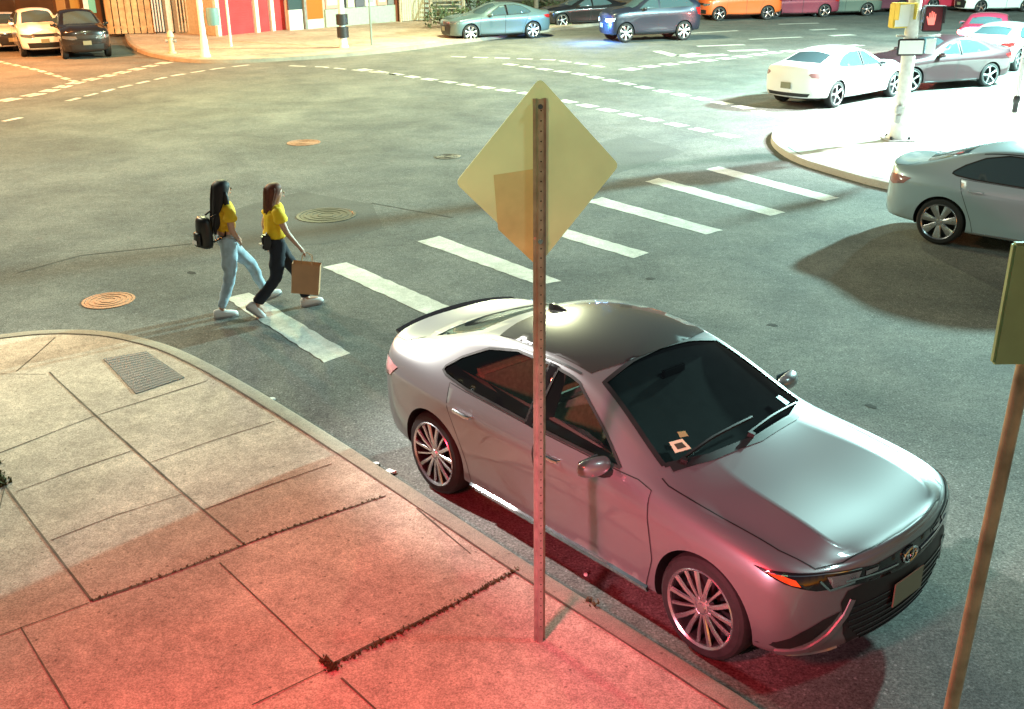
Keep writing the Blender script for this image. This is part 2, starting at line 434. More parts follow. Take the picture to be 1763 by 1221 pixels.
def build_car(name, label, loc, yaw, paint, scale3=None, kind='sedan', hero=False, style='five', sc=1.0, detail=1, group=None, roof=None, tail_lit=None, head_lit=None, category='car', yard=None):
    root = empty(name, loc, yaw, sc); tag(root, label, category, group)
    if scale3: root.scale = scale3
    lv = 4 if hero else (3 if detail > 1 else 2)
    me = cage_mesh(kind, lv if not hero else 4)
    pj = Proj(me)
    body = bpy.data.objects.new('body', me); COL.objects.link(body)
    me.materials.clear(); me.materials.append(paint); me.materials.append(TRIM); me.materials.append(INTER)
    sed = kind == 'sedan'
    WB = 1.412 if sed else 1.36; R = .345 if sed else .365
    RC = R+.045
    if detail >= 1:
        for sx in (-WB, WB):
            for sy in (-1, 1):
                c = MB().lathe([(.0005, -.30), (RC, -.30), (RC, .30), (.0005, .30)], 'Y', 48, c=(sx, sy*.96, R-.005))
                co = tmp(c, TRIM); boolean(body, co)
    # --- cabin opening on the hero car
    if sed:
        fw = [(.64,.985),(.36,1.150),(.03,1.328),(-.05,1.345),(-.20,1.360),(-.22,.995)]
        rw = [(-.30,.997),(-.29,1.366),(-.65,1.366),(-.95,1.305),(-1.20,1.185),(-1.33,1.092),(-1.34,1.065),(-1.28,1.045),(-1.0,1.018)]
        # screens in sloping planes
        ws = [(-.705,.05),(-.57,.815),(-.28,.875),(0,.890),(.28,.875),(.57,.815),(.705,.05),(.42,-.055),(0,-.095),(-.42,-.055)]
        a = Vector((.93, 0, 1.03)); b = Vector((.15, 0, 1.45))
        rs = [(-.56,.03),(-.50,.60),(0,.66),(.50,.60),(.56,.03),(0,-.05)]
        ra = Vector((-1.84, 0, 1.14)); rb = Vector((-1.10, 0, 1.42))
    else:
        f = lambda L: [(x*.96, z*1.16+.07) for x, z in L]
        fw = f([(.80,.985),(.16,1.318),(-.13,1.345),(-.15,.995)])
        rw = f([(-.23,.997),(-.22,1.345),(-1.05,1.33),(-1.55,1.29),(-1.85,1.10),(-1.80,1.03),(-1.0,1.018)])
        ws = [(-.65,.03),(-.52,.88),(0,.93),(.52,.88),(.65,.03),(0,-.07)]
        a = Vector((1.02, 0, 1.23)); b = Vector((.28, 0, 1.70))
        rs = [(-.55,.03),(-.50,.36),(0,.40),(.50,.36),(.55,.03),(0,0)]
        ra = Vector((-2.18, 0, 1.28)); rb = Vector((-2.02, 0, 1.62))
    wv = (b-a).normalized(); wn = Vector((-wv.z, 0, wv.x)); wn = wn if wn.z > 0 else -wn
    rv = (rb-ra).normalized(); rn = Vector((-rv.z, 0, rv.x)); rn = rn if rn.x < 0 else -rn
    WS = (a, (0,1,0), wv, -wn); RS = (ra, (0,1,0), rv, -rn)
    if hero:
        # cabin cavity
        prof = [(.85,.45),(.83,.90),(.68,.985),(.08,1.345),(-.45,1.395),(-.98,1.325),(-1.5,1.08),(-1.68,.93),(-1.6,.45)]
        yy = lambda z: .80 if z < .95 else .80-(z-.95)/.42*.24
        m = MB(); n = len(prof)
        m.add([(x, -yy(z), z) for x, z in prof]+[(x, yy(z), z) for x, z in prof],
              [tuple(range(n))]+[tuple(range(n, 2*n))[::-1]]+[(i, n+i, n+(i+1)%n, (i+1)%n) for i in range(n)])
        boolean(body, tmp(m, INTER))
        for poly in (fw, rw):
            for sy in (-1, 1):
                m = MB(); n = len(poly)
                ys = sorted((sy*.45, sy*1.2))
                m.add([(x, ys[0], z) for x, z in poly]+[(x, ys[1], z) for x, z in poly],
                      [tuple(range(n))]+[tuple(range(n, 2*n))[::-1]]+[(i, n+i, n+(i+1)%n, (i+1)%n) for i in range(n)])
                boolean(body, tmp(m, TRIM))
        for poly, A, V, N, d in ((ws, a, wv, wn, (-.10, .25)), (rs, ra, rv, rn, (-.10, .2))):
            m = MB(); n = len(poly)
            m.add([tuple(A+Vector((0,u,0))+V*v+N*d[0]) for u, v in poly]+[tuple(A+Vector((0,u,0))+V*v+N*d[1]) for u, v in poly],
                  [tuple(range(n))]+[tuple(range(n, 2*n))[::-1]]+[(i, n+i, n+(i+1)%n, (i+1)%n) for i in range(n)])
            boolean(body, tmp(m, TRIM))
    me = body.data
    me.polygons.foreach_set('use_smooth', [True]*len(me.polygons))
    try: me.set_sharp_from_angle(angle=radians(35))
    except Exception: pass
    body.parent = root; me.name = 'body'
    st = .05 if hero else .10
    GL = CLEAR if hero else DGLASS; go = -.004 if hero else .003
    w = pj.patch(ws, WS, go, st).build('windshield', GL, root, True, angle=0)
    if hero:
        pj.line(ws, WS, .035, .0025, closed=True).build('windshield_seal', TRIM, w)
    pj.patch(rs, RS, go, st).build('rear_window', GL, root, True, angle=0)
    for mir in (False, True):
        for poly, nm in ((fw, 'side_window'), (rw, 'side_window')):
            g = pj.patch(poly, SIDE, go, st, mirror=mir).build(nm, GL, root, True, angle=0)
            if detail >= 1:
                pj.line(poly, SIDE, .020, .004 if hero else .006, closed=True, mirror=mir).build('window_frame', TRIM, g)
    if sed:
        bp = [(-.215,.975),(-.195,1.372),(-.295,1.376),(-.305,.98)]
        for mir in (False, True): pj.patch(bp, SIDE, .004, .04, mirror=mir).build('pillar_trim', BLACK, root, True, angle=0)
    if roof:
        rp = [(.145,-.16),(.15,0),(.145,.16),(.12,.36),(.05,.575),(-.45,.590),(-.95,.580),(-1.02,.36),(-1.06,0),(-1.02,-.36),(-.95,-.580),(-.45,-.590),(.05,-.575),(.12,-.36)]
        pj.patch(rp, TOP, .004, .08).build('roof_panel', roof, root, True, angle=0)
    # --- lamps
    for mir in (False, True):
        if sed:
            hl = [(z_[0], z_[1]+.085) for z_ in [(.50,.735),(.66,.735),(.90,.722),(1.10,.700),(1.26,.672),(1.26,.648),(1.14,.635),(.98,.622),(.84,.632),(.66,.680)]]
            tl = [(.60,.93),(.78,.95),(1.02,.94),(1.10,.90),(1.02,.83),(.84,.80),(.66,.84)]
        else:
            hl = [(.58,.90),(1.10,.87),(1.14,.78),(.98,.74),(.62,.80)]
            tl = [(.60,1.22),(.85,1.22),(.95,1.0),(.85,.92),(.66,.98)]
        h = pj.patch(hl, DIAG, .006, .04, mirror=mir).build('headlight', BLACK if hero else (head_lit or LENS), root, True, angle=0)
        if hero:
            am = [(.57,.806),(.64,.806),(.72,.786),(.75,.752),(.70,.762)]
            pj.patch(am, DIAG, .010, .03, mirror=mir).build('amber_reflector', AMBER, h, True, angle=0)
            q = pj.patch([(.90,.785),(1.12,.765),(1.10,.722),(.94,.715)], DIAG, .010, .03, mirror=mir)
            q.add(*(lambda t: (t.v, t.f))(pj.patch([(1.15,.755),(1.24,.750),(1.23,.730),(1.15,.728)], DIAG, .010, .03, mirror=mir)))
            q.build('lens', LENS, h, True, angle=0)
            l = pj.line([(.86,.77),(.92,.708),(1.08,.715)], DIAG, .012, .011, mirror=mir)
            pj.line([(.58,.808),(.9,.800),(1.12,.780)], DIAG, .006, .011, mb=l, mirror=mir); l.build('lamp_strip', CHROME, h)
        tm = REDLENS if tail_lit is None else tail_lit
        pj.patch(tl, DIAGR, .006, .05, mirror=mir).build('tail_light', tm, root, True, angle=0)
    # --- grille and bumpers
    if sed:
        gr = [(-.56,.700),(-.48,.762),(0,.775),(.48,.762),(.56,.700),(.30,.670),(0,.640),(-.30,.670)]
        lg = [(-.40,.205),(.40,.205),(.50,.36),(.56,.60),(.52,.668),(.30,.690),(0,.690),(-.30,.690),(-.52,.668),(-.56,.60),(-.50,.36)]
        pj.patch(gr, FRONT, .004, .05).build('grille', BLACK, root, True, angle=0)
        g2 = pj.patch(lg, FRONT, .004, .05).build('lower_grille', TRIM, root, True, angle=0)
        if detail >= 2:
            m = MB()
            for i in range(7):
                z = .27+i*.045; hw = .33+.17*min(1, (z-.245)/.175); pj.line([(-hw+.01,z),(hw-.01,z)], FRONT, .012, h=.010, mb=m)
            m.build('grille_slats', BLACK, g2, True)
            for sg in (-1, 1): pj.line([(sg*.54,.735),(sg*.30,.712),(sg*.12,.700)], FRONT, .013, h=.012).build('chrome_wing', CHROME, root, True)
            em = MB(); hh, nn = pj.hit((4, 0, .715), (-1, 0, 0))
            ring = [(hh.x+.012, .072*cos(t), .715+.046*sin(t)) for t in np.linspace(0, 2*pi, 25)]
            em.tube(ring, .007, 6, cap=False)
            em.tube([(hh.x+.012, .030*cos(t), .715+.044*sin(t)) for t in np.linspace(0, 2*pi, 21)], .005, 6, cap=False)
            em.tube([(hh.x+.012, .055*cos(t), .733+.018*sin(t)) for t in np.linspace(0, 2*pi, 21)], .005, 6, cap=False)
            em.build('emblem', CHROME, root, True)
            for mir in (False, True):
                pj.patch([(.875,.315),(.85,.37),(.77,.45),(.66,.515),(.55,.545),(.60,.47),(.70,.375),(.79,.325)], FRONT, .0035, .04, mirror=mir).build('bumper_inlet', TRIM, root, True, angle=0)
                bl = pj.line([(.48,.60),(.52,.50),(.60,.39),(.71,.305),(.83,.285)], FRONT, .048, h=.011, mirror=mir)
                bl.build('bumper_blade', paint, root, True)
                pj.line([(.50,.250),(.64,.240),(.80,.262)], FRONT, .040, h=.010, mirror=mir).build('bumper_lip', paint, root, True)
        px = 2.47; pz = .50
        rx = -2.50; rz = .60
    else:
        pj.patch([(-.50,.78),(.50,.78),(.46,.90),(-.46,.90)], FRONT, .004, .06).build('grille', TRIM, root, True, angle=0)
        pj.patch([(-.60,.36),(.60,.36),(.66,.56),(-.66,.56)], FRONT, .004, .06).build('lower_grille', TRIM, root, True, angle=0)
        px = 2.36; pz = .62; rx = -2.40; rz = .80
    hh, nn = pj.hit((4, 0, pz), (-1, 0, 0)); px = hh.x+.016
    pm = MB().box(px, px+.008, -.155, .155, pz-.08, pz+.08).build('number_plate', PLATE, root, bevel=.002)
    hh, nn = pj.hit((-4, 0, rz), (1, 0, 0)); rx = hh.x-.012
    MB().box(rx-.008, rx, -.155, .155, rz-.08, rz+.08).build('number_plate', PLATE, root, bevel=.002)
    pj.patch([(-.60,.33),(.60,.33),(.66,.42),(-.66,.42)], REAR, .004, .08).build('rear_valance', TRIM, root, True, angle=0)
    if detail >= 1:
        m = MB(); zk = (lambda z: z) if sed else (lambda z: z*1.16+.07)
        xk = (lambda x: x) if sed else (lambda x: x*.96)
        D1 = [(.93,.28),(.99,.50),(.955,.80),(.93,.93)]; D2 = [(-.14,.27),(-.14,.985)]; D3 = [(-.92,.27),(-.97,.43),(-1.06,.62),(-1.14,.80),(-1.24,.99)]
        D4 = [(.93,.275),(-.92,.265)]
        # doors as panels standing just proud of the body side
        doorF = [(.945,.275),(1.0,.50),(.965,.80),(.93,.945),(.80,.968),(-.145,.978),(-.145,.262)]
        doorR = [(-.155,.262),(-.155,.978),(-1.0,1.0),(-1.20,1.012),(-1.14,.82),(-1.055,.62),(-.975,.43),(-.925,.262)]
        for mir in (False, True):
            for poly, hx in ((doorF, .02), (doorR, -.95)):
                p2 = [(xk(x), zk(z) if z > .3 else z+(0 if sed else .07)) for x, z in poly]
                if detail >= 2:
                    d = pj.patch(p2, SIDE, .0030, .05 if hero else .08, mirror=mir).build('door', paint, root, True, angle=0)
                    pj.line(p2, SIDE, .007, .0036, closed=True, mirror=mir).build('door_gap', TRIM, d)
                    hz = zk(.865)
                    hm = MB(); y = pj.hit((xk(hx), -3, hz), (0, 1, 0))[0].y
                    hm.tube([(xk(hx)-.10, y+.004, hz), (xk(hx)-.085, y-.028, hz+.002), (xk(hx)+.06, y-.032, hz), (xk(hx)+.10, y-.022, hz-.002), (xk(hx)+.11, y+.004, hz-.002)], [.008,.013,.013,.011,.008], 8, ry=1.2)
                    if mir: hm.v = [(p[0], -p[1], p[2]) for p in hm.v]
                    hm.build('door_handle', paint if not hero else CHROME, d, True)
                else:
                    pj.line(p2, SIDE, .010, .003, closed=True, mirror=mir, mb=m)
        if m.v: m.build('door_gaps', TRIM, root)
        if detail >= 2:
            hood = [(2.11,-.52),(2.04,-.68),(1.83,-.745),(1.43,-.775),(1.00,-.790),(.93,-.775)]
            def gap(L): pj.line(L, TOP, .009, .002).build('panel_gap', TRIM, body)
            for sg in (1, -1): gap([(x, y*sg) for x, y in hood])
            gap([(2.11,-.52),(2.155,-.30),(2.17,0),(2.155,.30),(2.11,.52)])
            for sg in (1, -1): gap([(x, y*sg) for x, y in [(-1.90,-.60),(-2.05,-.70),(-2.22,-.68)]])
            for sg in (1, -1): pj.line([(.0,sg*.615),(-.5,sg*.630),(-1.0,sg*.625)], TOP, .018, .004).build('roof_rail', TRIM, body)
    for mir in (False, True):
        pj.line([(xk(.96) if detail else .96, .262 if sed else .33), (-.94, .255 if sed else .33)], SIDE, .045 if hero else .028, h=.022 if hero else .012, mirror=mir).build('sill_strip', CHROME if hero else (ALLOY if detail > 1 else TRIM), root, True)
    # mirrors
    mz = .99 if sed else 1.20; mx = .54
    for sg in (-1, 1):
        m = MB(); rg = []
        for t, rx_, rz_, cx_ in ((0,.03,.030,.0),(.05,.062,.060,.01),(.13,.072,.070,.0),(.20,.062,.062,-.02),(.235,.030,.035,-.035)):
            rg.append([(mx+cx_+rx_*cos(q)*(1.15 if cos(q) > 0 else .55), sg*(.87+t), mz+.02+rz_*sin(q)) for q in np.linspace(0, 2*pi, 13)[:-1]])
        m.rings(rg); mm = m.build('mirror', paint, root, sub=1 if detail < 2 else 2)
        MB().tube([(mx+.04, sg*.84, mz-.055), (mx+.02, sg*.93, mz-.045), (mx, sg*.97, mz-.03)], [.035,.030,.025], 8).build('mirror_stalk', TRIM, mm, True)
        MB().box(mx-.052, mx-.044, min(sg*.92, sg*1.08), max(sg*.92, sg*1.08), mz-.03, mz+.065).build('mirror_glass', DGLASS, mm)
    # wheels
    parts = wheel_mesh(style, R)
    first = {}
    for sx in (WB, -WB):
        for sy in (-1, 1):
            wr = empty('wheel', (sx, sy*.80, R), 0 if sy < 0 else pi); wr.parent = root
            for nm, mb, m_ in parts:
                if detail < 1 and nm in ('hub_backing', 'hub_cap'): pass
                if nm not in first:
                    o = mb.build(nm, m_, wr, True, angle=30); first[nm] = o
                else:
                    o = first[nm].copy(); COL.objects.link(o); o.parent = wr
    if hero: hero_extras(root, pj, paint, WS, RS, a, wv, wn)
    if sed and hero:
        sp = MB(); rg = []
        for y in np.linspace(-.62, .62, 15):
            k = 1-(abs(y)/.62)**3
            xx = -2.33+.05*(abs(y)/.62)**2; zz = 1.082-.03*(abs(y)/.62)**2
            rg.append([(xx+.10, y, zz), (xx+.02, y, zz+.012+.014*k), (xx-.05, y, zz+.018+.022*k), (xx-.052, y, zz+.008+.016*k), (xx, y, zz-.012)])
        sp.rings(rg).build('spoiler', BLACK, root, True)
    # solid floor pan so no light passes below the body
    MB().box(-1.9 if sed else -1.8, 1.9 if sed else 1.8, -.55, .55, .19 if sed else .24, .30).build('underbody', TRIM, root)
    return root
def hero_extras(root, pj, paint, WS, RS, a, wv, wn):
    def seat(x, y, wdt=.50):
        s = empty('seat', (x, y, .42)); s.parent = root
        MB().box(-.25, .27, -wdt/2, wdt/2, -.08, .10).build('cushion', SEATM, s, bevel=.05, seg=3, smooth=True)
        m = MB().box(-.09, .06, -wdt/2, wdt/2, 0, .60); m.xf(Matrix.Translation((-.27, 0, .04)) @ Matrix.Rotation(radians(-16), 4, 'Y'))
        m.build('backrest', SEATM, s, bevel=.05, seg=3, smooth=True)
        if wdt < .7:
            m = MB().box(-.05, .05, -.13, .13, 0, .17); m.xf(Matrix.Translation((-.46, 0, .66)) @ Matrix.Rotation(radians(-12), 4, 'Y'))
            m.build('headrest', SEATM, s, bevel=.04, seg=3, smooth=True)
    seat(.02, -.37); seat(.02, .37); seat(-.78, 0, 1.25)
    rg = []
    for y in np.linspace(-.74, .74, 9):
        rg.append([(1.05-.25*(y/.74)**2*.4, y, .90), (.72, y, .945+.02*cos(y*4)), (.55, y, .915), (.50, y, .80), (.62, y, .60), (1.0, y, .60)])
    MB().rings(rg).build('dashboard', mat('dash_olive', (.26,.28,.18), .6), root, True)
    m = MB(); m.tube([(0, .18*cos(t), .18*sin(t)) for t in np.linspace(0, 2*pi, 29)], .016, 8, cap=False)
    m.tube([(0,-.17,0),(.02,0,-.02),(0,.17,0)], .014, 6); m.tube([(.02,0,-.02),(.0,0,-.17)], .014, 6); m.tube([(.02,0,-.02),(.25,0,-.02)], .03, 8)
    m.xf(Matrix.Translation((.46, .37, .86)) @ Matrix.Rotation(radians(22), 4, 'Y')); m.build('steering_wheel', TRIM, root, True)
    # rear view mirror, stickers on the screen
    p = a+wv*.70-wn*.07
    MB().box(p.x-.02, p.x+.01, -.11, .11, p.z-.03, p.z+.03).build('rear_view_mirror', TRIM, root, bevel=.008)
    st = mat('sticker_cream', (.66,.74,.50), .5); st2 = mat('sticker_dark', (.05,.06,.04), .5)
    fr = WS
    s1 = pj.patch([(-.585,.085),(-.475,.055),(-.470,.150),(-.560,.175)], fr, .002, .05).build('windshield_sticker', st, root)
    pj.patch([(-.555,.098),(-.495,.082),(-.493,.130),(-.545,.145)], fr, .004, .03).build('sticker_print', st2, s1)
    pj.patch([(-.475,.165),(-.42,.145),(-.41,.19),(-.46,.21)], fr, .002, .05).build('windshield_sticker', mat('sticker_olive', (.30,.33,.14), .5), root)
    pj.patch([(.50,.05),(.56,.06),(.545,.15),(.49,.14)], fr, .002, .05).build('windshield_sticker', mat('sticker_blue', (.12,.30,.42), .5), root)
    # wipers
    for pts in ([(-.60,.02),(-.30,.050),(.10,.055)], [(-.05,-.045),(.25,.0),(.60,.035)]):
        wmb = pj.line(pts, WS, .016, h=.018); pj.line([pts[0], (pts[0][0]+.02, pts[0][1]-.04)], WS, .03, h=.03, mb=wmb)
        wmb.build('wiper', TRIM, root, True)
    # cowl
    pj.line([(.93,-.69),(1.03,-.42),(1.075,0),(1.03,.42),(.93,.69)], TOP, .05, .0035).build('cowl_panel', TRIM, root, True)
    rg = []
    for x, h, w_ in ((-.84,.004,.012),(-.93,.03,.02),(-1.02,.055,.018),(-1.06,.05,.010),(-1.075,.004,.006)):
        z = pj.hit((x,0,3),(0,0,-1))[0].z
        rg.append([(x,-w_,z-.004),(x,-w_*.4,z+h),(x,w_*.4,z+h),(x,w_,z-.004)])
    MB().rings(rg).build('antenna_fin', BLACK, root, True)
# ------------------------------------------------------------------ ground materials
def ground_mat(name, c1, c2, speck, big=.6, rough=.85, spk=.5, bump=.6, fine=160, dark=.35, dirt=None, wear=.45, wearc=None, mott=0.0):
    m = bpy.data.materials.new(name); m.use_nodes = True; n = m.node_tree; b = n.nodes['Principled BSDF']; L = n.links
    tc = n.nodes.new('ShaderNodeTexCoord'); O = tc.outputs['Object']
    def noise(sc, det=8, ro=.6, dist=0):
        t = n.nodes.new('ShaderNodeTexNoise'); t.inputs['Scale'].default_value = sc; t.inputs['Detail'].default_value = det
        t.inputs['Roughness'].default_value = ro; t.inputs['Distortion'].default_value = dist; L.new(O, t.inputs['Vector']); return t.outputs[0]
    def mr(i, a, b_, c, d):
        r = n.nodes.new('ShaderNodeMapRange'); r.inputs[1].default_value = a; r.inputs[2].default_value = b_; r.inputs[3].default_value = c; r.inputs[4].default_value = d
        L.new(i, r.inputs[0]); return r.outputs[0]
    def mix(f, a, b_, bt='MIX'):
        x = n.nodes.new('ShaderNodeMix'); x.data_type = 'RGBA'; x.blend_type = bt
        if isinstance(f, float): x.inputs[0].default_value = f
        else: L.new(f, x.inputs[0])
        for k, v in ((6, a), (7, b_)):
            if isinstance(v, tuple): x.inputs[k].default_value = (*v[:3], 1)
            else: L.new(v, x.inputs[k])
        return x.outputs[2]
    base = mix(mr(noise(big, 6, .65, .4), .35, .65, 0, 1), c1, c2)
    base = mix(1.0, base, mr(noise(fine*.25, 4, .8), .3, .7, 1-dark*.5, 1+dark*.5), 'MULTIPLY')
    base = mix(1.0, base, mr(noise(fine, 3, .8), .3, .7, 1-dark, 1+dark), 'MULTIPLY')
    v = n.nodes.new('ShaderNodeTexVoronoi'); v.inputs['Scale'].default_value = fine*.35; L.new(O, v.inputs['Vector'])
    base = mix(mr(v.outputs['Distance'], .10, .18, spk, 0), base, speck)
    v2 = n.nodes.new('ShaderNodeTexVoronoi'); v2.inputs['Scale'].default_value = 9; L.new(O, v2.inputs['Vector'])
    base = mix(mr(v2.outputs['Distance'], .06, .12, .6, 0), base, dirt or tuple(x*.25 for x in c1[:3]))
    st = mr(noise(1.7, 8, .7, 1.2), .60, .74, 0, wear)
    base = mix(st, base, wearc or tuple(x*.5 for x in c1[:3]))
    if mott:
        base = mix(1.0, base, mr(noise(.30, 4, .55, .6), .35, .65, .80, 1.12), 'MULTIPLY')
        base = mix(1.0, base, mr(noise(2.6, 5, .6, .8), .38, .66, 1-mott, 1+mott*.5), 'MULTIPLY')
        base = mix(1.0, base, mr(noise(7.5, 6, .7, .3), .38, .66, 1-mott*.7, 1+mott*.4), 'MULTIPLY')
    L.new(base, b.inputs['Base Color']); b.inputs['Roughness'].default_value = rough; b.inputs['Specular IOR Level'].default_value = .22
    bp = n.nodes.new('ShaderNodeBump'); bp.inputs['Strength'].default_value = bump; bp.inputs['Distance'].default_value = .006
    L.new(noise(fine*.6, 6, .8), bp.inputs['Height']); L.new(bp.outputs[0], b.inputs['Normal'])
    MATS[name] = m; return m
ASPH = ground_mat('asphalt', (.165,.165,.150), (.105,.110,.105), (.40,.40,.39), rough=.95, spk=.5, fine=50, dark=.58, mott=.10)
CONC = ground_mat('pavement_concrete', (.55,.45,.36), (.42,.34,.275), (.20,.17,.14), big=.7, rough=.92, spk=.4, fine=80, dark=.42, dirt=(.06,.045,.035), mott=.16)
KERBM = ground_mat('kerb_stone', (.33,.29,.23), (.24,.21,.17), (.40,.36,.30), big=1.5, spk=.2, fine=110, dark=.35)
CONC2 = ground_mat('pale_concrete', (.50,.49,.45), (.42,.41,.38), (.3,.3,.28), big=.4, spk=.15, fine=90, dark=.18)
PAINTW = ground_mat('road_paint', (.64,.63,.58), (.50,.50,.46), (.30,.30,.28), big=3, rough=.6, spk=.35, fine=120, dark=.30, dirt=(.2,.2,.19), wear=.75, wearc=(.18,.18,.17), mott=.15)
JOINT = mat('joint_dirt', (.095,.072,.052), .95, noise=.4, nscale=12)

def struct(o): tag(o, kind='structure'); return o
struct(MB().add([(-260,-40,0),(260,-40,0),(260,420,0),(-260,420,0)], [(0,1,2,3)]).build('road', ASPH))

def offset(P, d):
    out = []
    for i, p in enumerate(P):
        a = P[max(i-1, 0)]; b = P[min(i+1, len(P)-1)]
        t = (Vector(b)-Vector(a)).to_2d() if len(a) > 2 else (Vector(b)-Vector(a)); t.normalize()
        out.append((p[0]-t.y*d, p[1]+t.x*d))
    return out
def smooth_line(P, it=2): return [tuple(p) for p in smoothpoly([tuple(q[:2]) for q in P], it, closed=False)]
def ribbon(mb, P, w, z, jitter=0, seed=0):
    rnd = random.Random(seed); P = densify([tuple(p[:2]) for p in P], .25 if jitter else 2.0, False)
    A = offset(P, w/2); B = offset(P, -w/2); n = len(P)
    j = lambda: rnd.uniform(-jitter, jitter)
    vs = [(a[0]+j(), a[1]+j(), z) for a in A]+[(b[0]+j(), b[1]+j(), z) for b in B]
    mb.add(vs, [(i, i+1, n+i+1, n+i) for i in range(n-1)]); return mb
def GP(L, z=0.0): return [tuple(G(x, y, z)[:2]) for x, y in L]

# near pavement ---------------------------------------------------------
KH = .135
near = smooth_line([(-16, 4.0), (-10.5, 9.6)]+GP([(0,574),(60,567),(115,565),(180,567),(240,577),(300,594),(360,622),(420,655),(480,690),(600,764),(735,852),(905,962),(1040,1046),(1200,1146),(1300,1208)], KH)+[(3.3,2.55),(7.5,-2.3)], 2)
inner = offset(near, -.17)
def slab_top(poly, z0, z1): return MB().prism(poly, z0, z1)
pav = MB().prism(list(inner)+[(7.0,-4),(-18,-4)], 0, KH-.006).build('pavement', CONC); struct(pav)
n = len(near)
k = MB()
vs = []
for a, b in zip(near, inner):
    vs += [(a[0],a[1],0),(a[0]+(b[0]-a[0])*.08,a[1]+(b[1]-a[1])*.08,KH-.012),(a[0]+(b[0]-a[0])*.22,a[1]+(b[1]-a[1])*.22,KH),(b[0],b[1],KH),(b[0],b[1],0)]
k.add(vs, [(i*5+j, i*5+j+1, i*5+6+j, i*5+5+j) for i in range(n-1) for j in range(4)])
struct(k.build('kerb', KERBM, smooth=True))
# joints between the flags
jm = MB(); JZ = KH-.002
J = [([(85,640),(100,655),(165,715),(255,795),(350,878),(421,937)], .020), ([(378,968),(475,1060),(561,1141)], .014), ([(587,1167),(648,1221),(760,1320)], .018),
     ([(0,826),(8,835),(76,927),(158,1034)], .020), ([(36,1080),(120,1221),(180,1330)], .016),
     ([(-200,855),(0,779),(159,717),(262,685),(357,655)], .016), ([(28,846),(130,808),(226,776)], .012), ([(258,796),(360,760),(472,725)], .013),
     ([(87,930),(200,886),(314,850)], .012), ([(351,877),(460,836),(571,798)], .015), ([(-150,1140),(0,1093),(153,1037)], .012),
     ([(434,1213),(561,1152)], .014), ([(95,580),(60,612),(28,639)], .014), ([(-100,648),(0,643),(79,644)], .010),
     ([(-300,1280),(-60,1110),(8,838)], .012)]
for i, (L, w_) in enumerate(J): ribbon(jm, GP(L, KH), w_*.8, JZ, .0022, i)
for i, L in enumerate([[(158,1034),(300,985),(421,937),(540,895),(663,853)], [(561,1148),(700,1080),(800,1030),(900,976)]]): ribbon(jm, GP(L, KH), .020, JZ, .006, 40+i)
ribbon(jm, inner, .016, JZ+.004, .004, 77)
ribbon(jm, offset(GP([(735,868),(830,945)], KH), -.1), .014, JZ, .004, 78)
struct(jm.build('pavement_joints', JOINT))
# narrow darker strip along the kerb
gm = mat('gutter_strip', (.085,.078,.068), .9, noise=.4, nscale=3, bump=.5, bscale=40)
gl = MB(); ribbon(gl, offset(near[20:], .05), .10, .004, .035, 5); struct(gl.build('gutter', gm))
# weeds
def weeds(name, L, z, count, h, spread, seed=1, col=(.07,.075,.022)):
    rnd = random.Random(seed); P = densify(GP(L, z), .05, False); mb = MB()
    for i in range(count):
        p = P[int(rnd.random()**1.0*(len(P)-1))]; x = p[0]+rnd.gauss(0, spread); y = p[1]+rnd.gauss(0, spread)
        for _ in range(3):
            a = rnd.random()*2*pi; l = h*rnd.uniform(.4, 1.2); wd = l*.22; ox, oy = cos(a), sin(a); b = rnd.uniform(.3, 1.0)
            mb.add([(x-oy*wd,y+ox*wd,z),(x+oy*wd,y-ox*wd,z),(x+ox*l*b*.6+oy*wd*.6,y+oy*l*b*.6-ox*wd*.6,z+l*.6),(x+ox*l*b,y+oy*l*b,z+l*.7)], [(0,1,2),(0,2,3)])
    return tag(mb.build(name, mat('weed_green', col, .8, noise=.4, nscale=20)), kind='stuff')
weeds('weeds', [(158,1034),(300,985),(421,937),(540,895),(663,853)], JZ-.004, 260, .018, .007, 1)
weeds('weeds', [(568,1148),(620,1125),(700,1085),(800,1032),(900,976)], JZ-.004, 420, .022, .012, 2)
weeds('weeds', [(560,1140),(585,1158)], JZ-.004, 110, .03, .02, 3)
weeds('weeds', [(1015,1035),(1035,1050)], JZ-.004, 26, .03, .02, 4)
weeds('weeds', [(-20,800),(8,838)], JZ-.004, 150, .05, .03, 6)

# zebra -----------------------------------------------------------------
zb = [((388,514),(430,504),(603,608),(560,625)), ((557,460),(597,452),(773,528),(735,542)), ((719,416),(756,407),(967,484),(926,491)),
      ((850,374),(880,367),(1117,436),(1092,445)), ((1008,347),(1036,340),(1244,397),(1216,404)), ((1111,313),(1135,307),(1352,366),(1326,372)), ((1214,292),(1237,287),(1445,341),(1420,347))]
for q in zb:
    c = GP(q); mb = MB(); P = densify(c, .12); rnd = random.Random(q[0][0])
    mb.add([(x+rnd.uniform(-.014,.014), y+rnd.uniform(-.014,.014), .004) for x, y in P], [tuple(range(len(P)))])
    struct(mb.build('crosswalk_stripe', PAINTW))
LINES = [([(620,119),(760,140),(920,163),(1000,180),(1150,212),(1300,244)], .20), ([(870,110),(1000,128),(1130,155),(1280,185),(1385,212)], .20),
         ([(0,175),(70,161),(130,143),(210,125),(290,107),(335,99)], .26), ([(0,209),(60,196)], .22), ([(110,174),(200,151),(290,131),(370,118),(440,110)], .22), ([(0,105),(70,120),(140,141)], .26),
         ([(500,113),(560,115),(620,121),(690,129)], .20), ([(780,97),(880,100),(960,103),(1065,118)], .26), ([(1075,121),(1130,113),(1250,101),(1330,91),(1500,76)], .32),
         ([(1290,68),(1380,64)], .3), ([(1180,58),(1270,53)], .3), ([(1340,42),(1410,40)], .3)]
